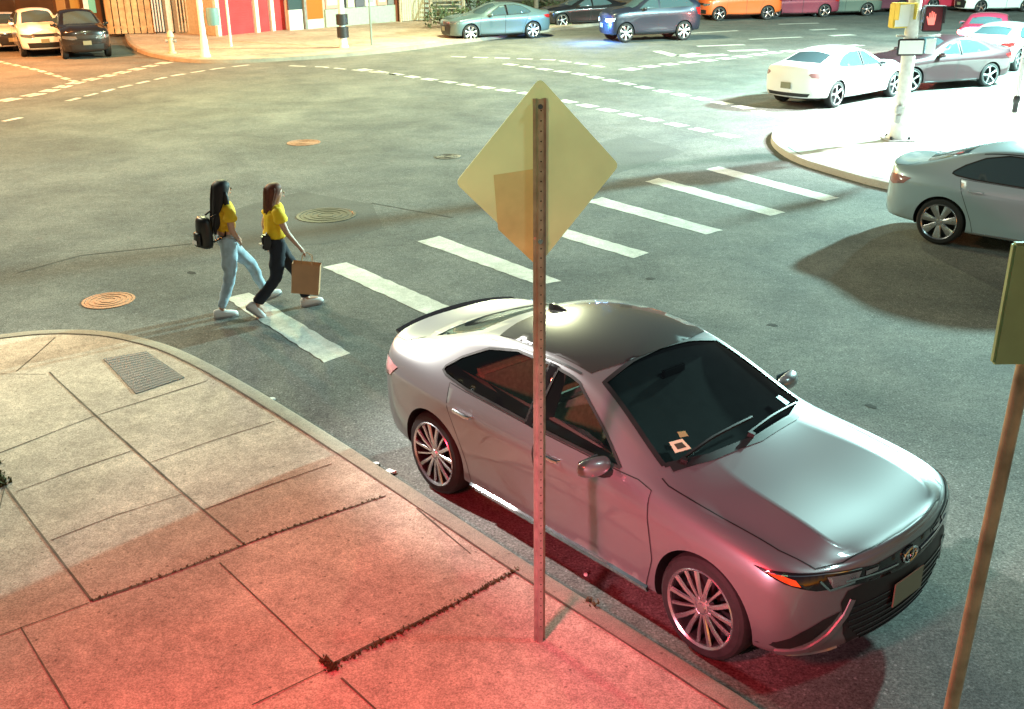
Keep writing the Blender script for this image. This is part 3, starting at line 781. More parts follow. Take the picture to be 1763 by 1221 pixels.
for i, (L, w_) in enumerate(LINES):
    D_ = densify(GP(L), .30, False); mb = MB()
    if i in (9, 10, 11): ribbon(mb, GP(L), w_, .004, .02, i+100)
    else:
        for off_ in (-.5*w_, .5*w_):
            Q = offset(D_, off_); k_ = 2
            for j in range(0, len(Q)-k_, k_+1): ribbon(mb, Q[j:j+k_+1], w_*.8, .004, .02, j+i)
            if i in (0, 1, 2, 8): continue
            break
    struct(mb.build('road_line', PAINTW))
for a, b, w_ in (((1178,98),(1250,94),.5), ((1255,88),(1320,86),.5), ((1130,88),(1165,97),.4), ((1165,97),(1200,92),.4), ((1200,80),(1280,77),.4), ((1430,62),(1470,60),.5), ((1395,52),(1440,50),.4)):
    struct(ribbon(MB(), GP([a, b]), w_, .004, .03, int(a[0])).build('road_marking', PAINTW))
# darker patches and tar seams of the carriageway
TAR = mat('tar_seam', (.085,.085,.08), .9, spec=.1)
PATCH = ground_mat('asphalt_patch', (.120,.122,.112), (.085,.088,.083), (.3,.3,.3), rough=.95, spk=.3, fine=85, dark=.35)
for i, L in enumerate([[(640,350),(780,375)]]):
    struct(ribbon(MB(), GP(L), .035, .004, .008, 300+i).build('tar_seam', TAR))

OIL = mat('oil_stain', (.055,.055,.052), .95, spec=.1, noise=.4, nscale=6)
def blot(px, py, rx, ry, ang, m, name, seed):
    p = G(px, py); rnd = random.Random(seed); ph = [rnd.uniform(0, 6.3) for _ in range(4)]
    pts = []
    for a in np.linspace(0, 2*pi, 40)[:-1]:
        k = 1+.18*sin(2*a+ph[0])+.12*sin(5*a+ph[1])+.07*sin(9*a+ph[2])+.04*sin(17*a+ph[3]); x, y = rx*k*cos(a), ry*k*sin(a)
        pts.append((p.x+x*cos(ang)-y*sin(ang), p.y+x*sin(ang)+y*cos(ang), .003))
    struct(MB().add(pts, [tuple(range(len(pts)))]).build(name, m))
for i, (px, py, rx, ry) in enumerate([(1120,480,.06,.05),(330,470,.07,.05),(1330,560,.06,.04),(1500,700,.05,.04)]):
    blot(px, py, rx, ry, -.87, OIL, 'oil_stain', i)
for q_ in ([(300,396),(430,352),(520,330),(640,352),(660,392),(560,420),(400,432)], [(960,262),(1090,232),(1180,262),(1060,300)]):
    c = densify(GP(q_), .3); rnd = random.Random(3); struct(MB().add([(x+rnd.uniform(-.02,.02), y+rnd.uniform(-.02,.02), .002) for x, y in c], [tuple(range(len(c)))]).build('road_patch', PATCH))
for i, L in enumerate([[(30,470),(140,440),(330,420)]]):
    struct(ribbon(MB(), GP(L), .022, .0042, .008, 320+i).build('tar_seam', TAR))
# covers ----------------------------------------------------------------
def cover(px, py, r, m, label, z=0.0, cat='manhole cover'):
    p = G(px, py, z); t = empty('manhole_cover', (p.x, p.y, z)); tag(t, label, cat)
    MB().lathe([(r*1.0,.0),(r*1.0,.010),(r*.90,.012),(r*.885,.004)], 'Z', 40, closed=True).build('frame', m, t, True, angle=30)
    lid = MB().lathe([(.0005,.001),(r*.87,.001),(r*.87,.009),(.0005,.009)], 'Z', 40).build('lid', m, t, True, angle=30)
    for q in range(3): 
        rr = r*(.25+.22*q); MB().lathe([(rr,.009),(rr,.015),(rr+r*.06,.015),(rr+r*.06,.009)], 'Z', 32, closed=True).build('raised_ring', m, lid)
    return t
IRON = mat('cast_iron', (.055,.05,.042), .45, metal=.5, noise=.35, nscale=14)
RUSTI = mat('rusty_iron', (.32,.15,.085), .6, metal=.2, noise=.35, nscale=14)
cover(187, 518, .33, RUSTI, 'round rust coloured manhole cover beside the near pavement corner')
cover(562, 371, .50, IRON, 'large dark manhole cover in the road behind the walking pair')
cover(523, 246, .38, RUSTI, 'small rusty cover out in the middle of the junction')
cover(771, 270, .28, mat('iron_black', (.012,.012,.012), .6), 'small black cover left of the diamond sign')
q = GP([(178,618),(252,605),(318,650),(234,678)], KH); cz = KH-.004
t = empty('pavement_hatch', ((q[0][0]+q[2][0])/2, (q[0][1]+q[2][1])/2, cz)); tag(t, 'square dark grey metal hatch set in the pavement corner', 'hatch')
c0 = Vector((t.location.x, t.location.y)); ql = [(a-c0.x, b-c0.y) for a, b in q]
HM = mat('hatch_steel', (.060,.080,.100), .6, metal=.3, noise=.4, nscale=30, bump=.8, bscale=70)
MB().prism(ql, 0, .007).build('plate', HM, t)
rb = MB(); 
for i in range(1, 16):
    f = i/16; a = Vector(ql[0]).lerp(Vector(ql[3]), f); b = Vector(ql[1]).lerp(Vector(ql[2]), f); A = a.lerp(b, .03); B = a.lerp(b, .97)
    ribbon(rb, [A, B], .014, .011)
rb.build('tread_ribs', mat('hatch_rib', (.14,.17,.20), .6, metal=.3), t)
# litter by the kerb
for i, (px, py, s_) in enumerate([(469,689,.035), (648,801,.035), (672,815,.05), (1008,992,.02)]):
    p = G(px, py); rnd = random.Random(i); pts = [(p.x+cos(a)*s_*rnd.uniform(.6,1.2), p.y+sin(a)*s_*rnd.uniform(.6,1.2)) for a in np.linspace(0, 2*pi, 8)[:-1]]
    o = MB().prism(pts, .005, .018+rnd.random()*.01).build('paper_scrap', mat('paper_white', (.7,.7,.68), .8), bevel=.004)
    tag(o, ['crumpled white scrap in the gutter nearest the crosswalk', 'small white scrap in the gutter behind the rear wheel of the silver sedan', 'largest white scrap in the gutter beside the rear wheel of the silver sedan', 'tiny white scrap in the gutter below the front door'][i], 'litter')

# far corner pavement (white lit) ---------------------------------------
isl = smooth_line([(40,50)]+GP([(1763,163),(1680,169),(1560,179),(1450,191),(1400,204),(1350,220),(1326,234),(1328,254),(1365,280),(1440,303),(1530,329)])+[(9.6,15.0),(14.5,9.2),(24,-2)], 2)
def raised(poly_line, close, name_k, name_p, m, kw=.16, h=.13, side=1):
    inn = offset(poly_line, side*kw)
    struct(MB().prism(list(inn)+close, 0, h-.004).build(name_p, m))
    vs = []
    for a, b in zip(poly_line, inn):
        vs += [(a[0],a[1],0),(a[0]+(b[0]-a[0])*.1,a[1]+(b[1]-a[1])*.1,h-.01),(a[0]+(b[0]-a[0])*.25,a[1]+(b[1]-a[1])*.25,h),(b[0],b[1],h),(b[0],b[1],0)]
    struct(MB().add(vs, [(i*5+j, i*5+j+1, i*5+6+j, i*5+5+j) for i in range(len(poly_line)-1) for j in range(4)]).build(name_k, KERBM if m is CONC else CONC2, smooth=True))
    return inn
inn = raised(isl, [(40,0)], 'far_kerb', 'corner_pavement', CONC2)
jr = MB(); ribbon(jr, inn[8:-10], .05, .131, .01, 9)
ribbon(jr, GP([(1350,224),(1420,227),(1500,238),(1555,246)], .13), .05, .131, .01, 10)
ribbon(jr, GP([(1640,250),(1700,240),(1763,228)], .13), .03, .131, .01, 11)
struct(jr.build('pavement_joints', mat('joint_grey', (.16,.16,.15), .9)))
rp_ = GP([(1690,228),(1763,214),(1763,238),(1725,243)], .13)
struct(MB().prism(rp_, .128, .134).build('tree_pit', mat('pit_soil', (.10,.09,.06), .95, noise=.4)))
# far left pavement -----------------------------------------------------
farp = smooth_line(GP([(225,22),(212,50),(218,78),(245,95),(300,106),(352,110),(450,108),(600,98),(700,88),(760,79),(870,66),(1000,46)])+[(22,72),(50,100)], 2)
raised(farp, [(50,160),(-60,160),(-35,75)], 'far_kerb', 'far_pavement', CONC, kw=.2, h=.14, side=1)
# distant kerb and lot at the right
lot = GP([(1190,34),(1330,25),(1480,22),(1763,8)]); 

# ------------------------------------------------------------------ sign on its post
STEEL = mat('galvanised_steel', (.36,.30,.27), .38, metal=.7, noise=.25, nscale=18)
RUSTP = mat('rusty_post', (.34,.30,.26), .34, metal=.65, noise=.22, nscale=14)
pb = G(930, 1103, KH); ztop = ZAT(pb.x, pb.y, 170)
t = empty('road_sign', (pb.x, pb.y, KH), 0); tag(t, 'diamond shaped road sign seen from its yellowish metal back on a rusty post', 'road sign')
yaw_s = radians(24)
H0 = ztop-KH
prof = [(-.036,.020),(-.036,.012),(-.018,.012),(-.014,-.016),(.014,-.016),(.018,.012),(.036,.012),(.036,.020),(.012,.020),(.008,-.010),(-.008,-.010),(-.012,.020)]
mb = MB().prism(prof, -.05, H0); mb.xf(Matrix.Rotation(radians(14), 4, 'Z')); post = mb.build('post', RUSTP, t)
hol = MB()
for i in range(62): 
    z = .12+i*.053
    if z < H0-.03: hol.add(*(lambda a: (a.v, a.f))(MB().lathe([(.0005,-.0168),(.0042,-.0168),(.0042,-.0162),(.0005,-.0162)], 'Y', 8, c=(0,0,z))))
hol.xf(Matrix.Rotation(radians(14), 4, 'Z')); hol.build('bolt_holes', BLACK, post)
SIGNB = mat('sign_back', (.72,.74,.46), .5, metal=.1, noise=.10, nscale=2.5)
# sign plate: a 0.76 m square stood on its corner
zc = (ZAT(pb.x, pb.y, 135)+ZAT(pb.x, pb.y, 456))/2-KH; hh = (ZAT(pb.x, pb.y, 135)-ZAT(pb.x, pb.y, 456))/2
sw = .485
dm = [(0,hh),(sw,0),(0,-hh),(-sw,0)]
rd = []
for i in range(4):
    p = Vector(dm[i]); a = Vector(dm[i-1]); b = Vector(dm[(i+1) % 4])
    for f in (0, .33, .66, 1): 
        q1 = p+(a-p).normalized()*.035; q2 = p+(b-p).normalized()*.035; rd.append(tuple((q1*(1-f)**2+p*2*f*(1-f)+q2*f*f)))
n = len(rd); M = Matrix.Translation((0, .024, zc)) @ Matrix.Rotation(yaw_s, 4, 'Z')
mb = MB().add([(x, 0, z) for x, z in rd]+[(x, .004, z) for x, z in rd], [tuple(range(n)), tuple(range(n, 2*n))[::-1]]+[(i, n+i, n+(i+1)%n, (i+1)%n) for i in range(n)])
plate = mb.xf(M).build('sign_plate', SIGNB, t)
mb = MB().add([(x*.985, .0055, z*.985) for x, z in rd], [tuple(range(n))[::-1]]).xf(M).build('sign_face', mat('sign_face_yellow', (.75,.48,.02), .4), plate)
st = [(-.27,.02),(-.035,.03),(-.03,-.47),(-.045,-.485),(-.25,-.275)]
MB().add([(x, -.0012, z) for x, z in st], [tuple(range(5))]).xf(M).build('faded_patch', mat('patch_orange', (.56,.44,.22), .6, noise=.15, nscale=6), plate)
bm_ = MB()
for z in (.36, -.36): bm_.lathe([(.0005,-.030),(.014,-.030),(.014,0),(.0005,0)], 'Y', 8, c=(0,0,z))
bm_.xf(Matrix.Translation((0,.0,zc))).build('bolts', CHROME, post)

# slim pole near the camera with a green sign
p2 = (1.345, 2.535)
t = empty('sign_pole', (*p2, KH)); tag(t, 'slim rusty pole at the right edge carrying a green sign panel', 'pole')
lean = (.05, .0)
mb = MB().tube([(-.02,0,0),(.0,0,2.0),(.055,0,4.6)], .021, 14).build('pole', mat('brown_pole', (.52,.40,.28), .5, metal=.4, noise=.4, nscale=10), t, True)
zb_ = ZAT(*p2, 618)-KH; zt_ = ZAT(*p2, 425)-KH
mb = MB().box(-.088, .15, -.055, -.030, zb_, zt_+.02); o = mb.build('sign_panel', mat('sign_green', (.40,.58,.30), .5, noise=.1), t, bevel=.006)
MB().box(-.03, .06, -.030, -.012, zb_+.05, zb_+.08).build('bracket', STEEL, t)
MB().box(-.03, .06, -.030, -.012, zt_-.06, zt_-.03).build('bracket', STEEL, t)
# ------------------------------------------------------------------ vehicles
SILVER = m_paint('silver_paint', (.215,.222,.23), .55, .36)
HROOF = mat('black_roof', (.030,.030,.027), .26, coat=1)
build_car('sedan', 'silver sedan with black roof parked at the near kerb', (1.0, 7.15, 0), -.865, SILVER, hero=True, style='twin', detail=2, roof=HROOF, tail_lit=mat('frosted_lens', (.42,.22,.22), .15, coat=1), scale3=(1, 1.08, 1.055))
def place2(name, label, fpx, rpx, side, paint, kind='sedan', sc=None, yaw=None, **kw):
    "put a car by the ground contacts of its visible front and rear wheels (side: +1 left side seen, -1 right)"
    f, r = G(*fpx), G(*rpx); d = f-r; y = atan2(d.y, d.x) if yaw is None else yaw
    WB = 2.824 if kind == 'sedan' else 2.72
    s_ = sc or min(1.08, max(.92, d.length/WB)); m_ = (f+r)/2
    c = Vector((m_.x, m_.y, 0))-Matrix.Rotation(y, 3, 'Z') @ Vector((0, side*.88*s_, 0))
    return build_car(name, label, (c.x, c.y, 0), y, paint, kind=kind, sc=s_, **kw)
TEAL = m_paint('grey_teal_paint', (.40,.51,.56), .35, .35)
p = G(1612, 420); yr = -.72; c = Vector((p.x, p.y, 0))-Matrix.Rotation(yr, 3, 'Z') @ Vector((-1.412, -.86, 0))
build_car('sedan', 'grey blue sedan cut off by the right edge with pale wheels', (c.x, c.y, 0), yr, TEAL, style='seven', detail=2, tail_lit=mat('pale_lens', (.34,.17,.16), .2, coat=1))
WHITE = m_paint('white_paint', (.72,.73,.72), .0, .4)
place2('sedan', 'white sedan seen from behind at the bright corner', (1532,165), (1442,188), -1, WHITE, yaw=.70, sc=1.0, detail=2, tail_lit=mat('smoked_lens', (.30,.16,.16), .2, coat=1))
DRED = m_paint('dark_red_paint', (.030,.006,.010), .0, .45)
place2('sedan', 'dark maroon sedan partly behind the signal pole', (1600,163), (1668,146), 1, DRED, yaw=radians(200), sc=1.0, detail=1)
place2('sedan', 'grey green sedan parked at the far kerb', (815,77), (911,62), 1, m_paint('far_teal_paint', (.10,.15,.155), .3, .35), yaw=radians(205), sc=1.08, detail=1, style='seven')
HEAD = mat('lit_headlight', (.8,.85,.9), .2, emit=(.35,.6,1.0), estr=9.0)
suvr = place2('suv', 'dark suv turning with a blue lit front', (1084,77), (1170,67), 1, m_paint('midnight_paint', (.016,.020,.036), .3, .35), kind='suv', yaw=radians(196), sc=1.05, detail=1, head_lit=HEAD, scale3=(1.0,1.0,1.12), style='seven', category='suv')
hg_ = suvr.matrix_basis @ Vector((2.62, .45, .62)); lamp('headlight_glow', 'POINT', tuple(hg_), 420, (.10, .32, 1.0), size=.08)
ORA = m_paint('orange_paint', (.62,.11,.02), .0, .4)
place2('van', 'bright orange van beyond the dark suv', (1246,38), (1312,33), 1, ORA, kind='suv', yaw=radians(190), sc=1.0, detail=1, category='van')
RR = m_paint('dull_red_paint', (.22,.035,.06), .2, .4)
GR = m_paint('faded_green_paint', (.10,.12,.10), .2, .4)
place2('sedan', 'dull red sedan parked beside the orange van', (1352,32), (1400,30), 1, RR, yaw=radians(187), sc=1.0, detail=1)
place2('sedan', 'dark green sedan in the far lot between two red sedans', (1425,30), (1473,27), 1, GR, yaw=radians(185), sc=1.0, detail=1)
place2('sedan', 'dark red sedan in the far lot left of the signal pole', (1488,24), (1533,22), 1, m_paint('wine_paint', (.13,.03,.05), .2, .4), yaw=radians(186), sc=1.0, detail=1)
place2('sedan', 'bright red sedan in the far lot right of the signal pole', (1618,20), (1668,17), 1, m_paint('red_paint', (.50,.03,.06), .1, .4), yaw=radians(190), sc=1.0, detail=1)
place2('sedan', 'white sedan in the far lot at the top right', (1700,24), (1752,20), 1, WHITE, yaw=radians(190), sc=1.0, detail=1)
TLIT = mat('lit_tail_light', (.6,.02,.03), .3, emit=(1,.10,.12), estr=30.0)
tl = place2('sedan', 'red sedan braking with glowing tail lights', (1763,85), (1712,97), -1, m_paint('crimson_paint', (.28,.02,.05), .2, .4), yaw=radians(62), sc=1.0, detail=1, tail_lit=TLIT)
lamp('tail_light_glow', 'POINT', tuple(tl.matrix_basis @ Vector((-2.65,.5,.9))), 3000, (1,.22,.16), size=.15)
place2('sedan', 'pale grey sedan at the right edge below the braking car', (1800,108), (1752,124), -1, m_paint('pale_grey_paint', (.4,.4,.4), .3, .4), yaw=radians(45), sc=1.0, detail=1)
# top left group
BLK = m_paint('black_paint', (.012,.012,.013), .2, .25)
def front_at(px, py, yaw, L=2.3):
    p = G(px, py); return (p.x-cos(yaw)*L, p.y-sin(yaw)*L, 0)
build_car('suv', 'black suv with pale number plate parked nose out', front_at(156, 103, radians(-62)), radians(-62), BLK, kind='suv', detail=1, category='suv', roof=None)
build_car('suv', 'white suv parked between the black suv and another white car', front_at(84, 99, radians(-60)), radians(-60), WHITE, kind='suv', detail=1, category='suv')
build_car('sedan', 'white sedan leftmost of the parked row', front_at(26, 90, radians(-60)), radians(-60), WHITE, kind='sedan', detail=1)
build_car('sedan', 'black sedan waiting behind the dark suv', tuple(G(1000, 44)), radians(200), BLK, kind='sedan', detail=1)

# ------------------------------------------------------------------ street poles
WPOLE = mat('pole_white', (.62,.62,.60), .5, noise=.15)
GPOLE = mat('pole_grey', (.34,.35,.35), .45, metal=.4, noise=.2)
def pole_at(px, py, h, r, label, m, name='street_pole', base=None, cat='pole', r2=None):
    p = G(px, py, .135); t = empty(name, (p.x, p.y, .135)); tag(t, label, cat)
    MB().lathe([(.0005,0),(r,0),(r2 or r*.85,h),(.0005,h)], 'Z', 16).build('shaft', m, t, True, angle=50)
    if base: MB().lathe([(.0005,0),(base,0),(base,.06),(base*.8,.12),(base*.72,.45),(r*1.15,.62),(r,.7),(.0005,.7)], 'Z', 20).build('base', m, t, True, angle=50)
    return t, p
# main signal pole of the bright corner
t, p = pole_at(1545, 240, 5.6, .145, 'pale traffic signal pole with pedestrian signals on the bright corner', WPOLE, 'signal_pole', base=.24, cat='signal pole')
zz = lambda py: ZAT(p.x, p.y, py)-.135
HEADB = mat('signal_black', (.02,.02,.022), .5); HEADY = mat('signal_yellow', (.62,.45,.06), .5)
def ped_head(x0, z0, z1, ang, housing, lens, parent):
    w_ = .40; g_ = empty('pedestrian_signal', (x0, 0, (z0+z1)/2), ang); g_.parent = parent; h = (z1-z0)/2
    MB().box(-w_/2, w_/2, -.10, .12, -h, h).build('housing', housing, g_, bevel=.02)
    MB().box(-w_/2+.03, w_/2-.03, -.112, -.10, -h+.03, h-.03).build('lens', lens, g_)
    v = MB(); v.box(-w_/2, w_/2, -.28, -.10, h-.015, h+.004); v.box(-w_/2-.004, -w_/2+.012, -.26, -.10, -h*.3, h-.016); v.box(w_/2-.012, w_/2+.004, -.26, -.10, -h*.3, h-.016)
    v.build('visor', housing, g_)
    return g_
pr = ped_head(.40, zz(55), zz(10), radians(-10), HEADB, mat('signal_lens_red', (.15,.02,.03), .3), t)
hm = MB(); hs = [(-.06,-.12),(.06,-.12),(.075,.02),(.075,.10),(.055,.10),(.05,.03),(.04,.03),(.04,.13),(.015,.13),(.012,.03),(.004,.03),(0,.15),(-.02,.15),(-.02,.03),(-.03,.03),(-.04,.12),(-.06,.12),(-.055,0),(-.09,.05),(-.11,.04),(-.08,-.04)]
hm.add([(x-.03, -.118, z) for x, z in hs], [tuple(range(len(hs)))]); hm.build('hand_symbol', mat('signal_hand', (.8,.1,.1), .4, emit=(1,.22,.16), estr=1.2), pr)
ped_head(-.27, zz(48), zz(5), radians(12), HEADY, mat('signal_lens_pale', (.65,.66,.66), .3), t)
MB().box(-.3, .62, -.03, .03, zz(62)-.02, zz(62)+.02).build('mounting_arm', WPOLE, t)
b = MB().box(-.30, .26, -.16, -.115, zz(95), zz(66)).build('cross_button_sign', HEADB, t, bevel=.02)
MB().box(-.27, .23, -.166, -.158, zz(92), zz(69)).build('sign_face', mat('sign_white', (.8,.8,.8), .5), b)
MB().box(.30, .50, -.14, -.10, zz(92), zz(66)).build('route_plate', mat('sign_white2', (.75,.76,.78), .5), t, bevel=.01)
for zq, s_ in ((206, .5), (190, .35)):
    MB().box(-.16, -.06, -.19, -.10, zz(zq)-.05, zz(zq)+.13).build('push_button_box', GPOLE, t, bevel=.015)
for a_ in range(4): MB().lathe([(.0005,0),(.03,0),(.03,.09),(.0005,.09)], 'Z', 8, c=(cos(a_*pi/2+.7)*.27, sin(a_*pi/2+.7)*.27, 0)).build('anchor_bolt', HEADB, t)
MB().box(-.3, .3, -.3, .3, -.002, .03).build('base_plate', GPOLE, t, bevel=.01)
# pole right
t, p = pole_at(1737, 249, 3.6, .055, 'white post with a small plate near the right edge of the bright corner', WPOLE, 'sign_post', base=.10)
MB().lathe([(.058,0),(.058,zz(165)),(.0585,zz(165)),(.072,zz(165)-.03),(.072,.9),(.060,.86)], 'Z', 14).build('dark_sleeve', HEADB, t, True)
MB().box(-.16, .16, -.10, -.06, zz(12), zz(12)+.5).build('plate', mat('sign_white', (.8,.8,.8), .5), t, bevel=.01)
# far left poles
t, p = pole_at(354, 98, 6.0, .12, 'white signal pole with a green box on the far left corner', WPOLE, 'signal_pole', base=.2, cat='signal pole')
MB().lathe([(.0005,0),(.22,0),(.24,.3),(.22,.62),(.0005,.62)], 'Z', 16, c=(.42,.1,ZAT(p.x,p.y,44)-.135)).build('round_housing', mat('housing_teal', (.16,.26,.24), .5), t, True)
pole_at(398, 80, 4.0, .06, 'thin grey post in front of the left red shutter', WPOLE)
t, p = pole_at(592, 82, 6.0, .13, 'white pole with black straps before the shopfront', WPOLE, base=.2)
for py in (52, 30): MB().lathe([(.14,0),(.24,.02),(.24,.42),(.14,.44)], 'Z', 14, c=(0,0,ZAT(p.x,p.y,py)-.135-.3), closed=True).build('black_strap', HEADB, t, True)
pole_at(640, 78, 3.2, .045, 'thin dark post between the white pole and the far kerb cars', mat('pole_green_grey', (.18,.22,.19), .5))
pole_at(923, 20, 7.0, .15, 'distant utility pole above the grey green sedan', mat('wood_pole', (.16,.13,.10), .9, noise=.3))
p = G(297, 92, .135); t = empty('fire_hydrant', (p.x, p.y, .135)); tag(t, 'pale hydrant on two legs at the far left kerb', 'hydrant')
MB().lathe([(.0005,0),(.16,0),(.16,.06),(.10,.08),(.10,.60),(.14,.62),(.14,.68),(.10,.80),(.04,.88),(.0005,.90)], 'Z', 16).build('barrel', mat('hydrant_paint', (.45,.42,.30), .5), t, True)
for sg in (-1, 1): MB().lathe([(.0005,.08),(.07,.08),(.07,.20),(.0005,.20)], 'X', 12, c=(0 if sg > 0 else -.28, 0, .48)).build('nozzle', GPOLE, t, True)

# ------------------------------------------------------------------ buildings along the far side
def wall_mat(name, c, kind, scale=1.0, dark=.5):
    if name in MATS: return MATS[name]
    m = mat(name, c, .75, noise=.18, nscale=1.2); n = m.node_tree; L = n.links; b = n.nodes['Principled BSDF']
    tc = n.nodes['Texture Coordinate']; wv = n.nodes.new('ShaderNodeTexWave'); wv.inputs['Scale'].default_value = scale
    wv.bands_direction = {'v': 'X', 'h': 'Z'}[kind]; wv.wave_profile = 'SAW'; wv.inputs['Distortion'].default_value = 0
    L.new(tc.outputs['Object'], wv.inputs['Vector'])
    bp = n.nodes.new('ShaderNodeBump'); bp.inputs['Strength'].default_value = .8; bp.inputs['Distance'].default_value = .03
    L.new(wv.outputs[0], bp.inputs['Height']); L.new(bp.outputs[0], b.inputs['Normal'])
    return m
def facade(name, label, a_px, b_px, H, depth, m, cat='building', roofm=None):
    a, b = G(*a_px, .135), G(*b_px, .135); d = b-a; y = atan2(d.y, d.x); L = hypot(d.x, d.y)
    t = empty(name, (a.x, a.y, .13), y); tag(t, label, cat)
    MB().box(0, L, 0, depth, 0, H).build('wall', m, t)
    MB().box(-.2, L+.2, -.25, depth+.2, H, H+.35).build('roof', roofm or TRIM, t)
    return t, L, a, b
def fx(t, L, a, b, px, py):
    "distance along the facade of an image column"
    lo, hi = -0.5, 1.5
    for _ in range(40):
        m_ = (lo+hi)/2; q = a.lerp(b, m_); x = 881.5+FPX*q.x/(q.y*cos(PITCH)+(CAM_H-.13)*sin(PITCH))-ROLL*500*.0
        if x < px: lo = m_
        else: hi = m_
    return L*(lo+hi)/2
def panel(t, x0, x1, z0, z1, name, m, y=-.03, th=.06): return MB().box(x0, x1, y-th/2, y+th/2, z0, z1).build(name, m, t)
WHT = mat('white_trim', (.62,.62,.60), .6, noise=.1); REDS = wall_mat('red_shutter', (.60,.05,.06), 'h', 3.0)
CREAM = mat('cream_render', (.42,.38,.28), .8, noise=.15); GREY = mat('grey_render', (.22,.23,.22), .8, noise=.2)
# red shop
t, L, a, b = facade('red_shop', 'shop with bright red roller shutters and white pillars', (378,62), (502,50), 6.5, 9, CREAM)
X = lambda px: fx(t, L, a, b, px, 50)
panel(t, X(384), X(443), 0, 3.0, 'roller_shutter', REDS); panel(t, X(452), X(470), 0, 3.0, 'roller_shutter', REDS); panel(t, X(478), X(499), 0, 3.0, 'roller_shutter', REDS)
for px in (381, 447.5, 474, 500): panel(t, X(px)-.10, X(px)+.10, 0, 3.2, 'pillar', WHT, -.10, .2)
panel(t, X(381), X(500), 3.2, 3.9, 'fascia', mat('fascia_red', (.4,.04,.05), .6), -.12, .24)
# shopfront
t, L, a, b = facade('corner_shop', 'corner shop with posters in its windows and an orange door sign', (504,52), (690,36), 7.0, 9, CREAM)
X = lambda px: fx(t, L, a, b, px, 45)
panel(t, X(504), X(527), 0, .95, 'door_panel', WHT, -.05, .1); panel(t, X(504), X(527), .95, 2.4, 'door_window', DGLASS, -.05, .1)
panel(t, X(529), X(533), 0, 2.6, 'pillar', GREY, -.10, .2)
o = panel(t, X(535), X(562), .45, 2.2, 'poster_orange', mat('poster_orange', (.75,.12,.01), .5), -.05, .1); panel(t, X(535), X(562), 0, .44, 'white_plinth', WHT, -.05, .1)
PLN = mat('plinth_green_grey', (.36,.42,.36), .7, noise=.1)
panel(t, X(566), X(686), 0, .85, 'plinth', PLN, -.06, .12)
for i, (x0, x1, c) in enumerate(((568,590,(.60,.30,.26)),(594,603,(.03,.03,.03)),(606,616,(.7,.7,.66)),(619,634,(.12,.12,.15)),(636,652,(.75,.72,.72)),(656,672,(.70,.32,.26)),(674,684,(.2,.2,.2)))):
    w = panel(t, X(x0), X(x1), .88, 2.5, 'shop_window', mat('poster_%d' % i, c, .4), -.05, .1)
    panel(t, X(x0)+.1, X(x1)-.1, 1.05, 1.5, 'poster', mat('poster_b%d' % i, tuple(min(1, .8-v*.6) for v in c), .5), -.102, .01) if i in (0, 2, 4, 5) else None
panel(t, X(566), X(686), 2.5, 3.2, 'fascia', mat('fascia_cream', (.55,.50,.40), .6), -.10, .2)
panel(t, X(686), X(690), 0, 3, 'brown_pillar', mat('brown_paint', (.20,.07,.045), .6), -.12, .24)
# fence between shop and steps
def fence(name, label, apx, bpx, H, m, slat=.16, gap=.02, rail=True):
    a, b = G(*apx, .135), G(*bpx, .135); d = b-a; L = hypot(d.x, d.y); t = empty(name, (a.x, a.y, .13), atan2(d.y, d.x)); tag(t, label, 'fence')
    mb = MB(); x = 0; rnd = random.Random(int(apx[0]))
    while x < L: mb.box(x, min(x+slat-gap, L), -.015, .015, .04, H*rnd.uniform(.98, 1.0)); x += slat
    mb.build('boards', m, t)
    mb = MB(); [mb.box(0, L, .016, .06, z, z+.09) for z in (.3, H-.3)]; mb.build('rails', m, t)
    for i in range(int(L/2.2)+2):
        xx = min(i*2.2, L); MB().box(xx-.05, xx+.05, .061, .16, 0, H+.05).build('post', m, t)
    return t
fence('board_fence', 'pale board fence between the corner shop and the wooden steps', (693,38), (742,34), 2.2, mat('fence_pale', (.48,.45,.34), .8, noise=.15))
# wooden steps
a, b = G(745, 40, .135), G(800, 40, .135); t = empty('outdoor_steps', (a.x, a.y, .13), .15); tag(t, 'outdoor wooden steps behind the grey green sedan', 'steps')
W_ = (b-a).length; WOOD = mat('step_wood', (.30,.27,.20), .85, noise=.25)
for i in range(9): MB().box(0, W_, i*.28, i*.28+.30, .10+i*.18, .14+i*.18).build('tread', WOOD, t)
for x in (0, W_): MB().add([(x-.03,0,0),(x+.03,0,0),(x+.03,2.6,1.75),(x-.03,2.6,1.75),(x-.03,0,.2),(x+.03,0,.2),(x+.03,2.6,1.95),(x-.03,2.6,1.95)], [(0,1,2,3),(4,5,6,7),(0,1,5,4),(1,2,6,5),(2,3,7,6),(3,0,4,7)]).build('stringer', WOOD, t)
for x in (0, W_):
    MB().tube([(x,.1,1.05),(x,2.6,2.8)], .035, 8).build('handrail', WOOD, t)
    for k_ in range(4): MB().box(x-.035, x+.035, .1+k_*.8, .17+k_*.8, .1, 1.1+k_*.56).build('baluster', WOOD, t)
t, L, a, b = facade('clapboard_house', 'clapboard house behind the wooden steps', (742,26), (850,20), 7.5, 9, wall_mat('clapboard', (.20,.20,.16), 'h', 2.2))
X = lambda px: fx(t, L, a, b, px, 20)
for px in (760, 800, 832): w = panel(t, X(px)-.5, X(px)+.5, 1.2, 2.7, 'window', WHT, -.03, .06); panel(w, 0, 0, 0, 0, 'pane', DGLASS) if False else MB().box(X(px)-.42, X(px)+.42, -.075, -.061, 1.28, 2.62).build('pane', DGLASS, w)
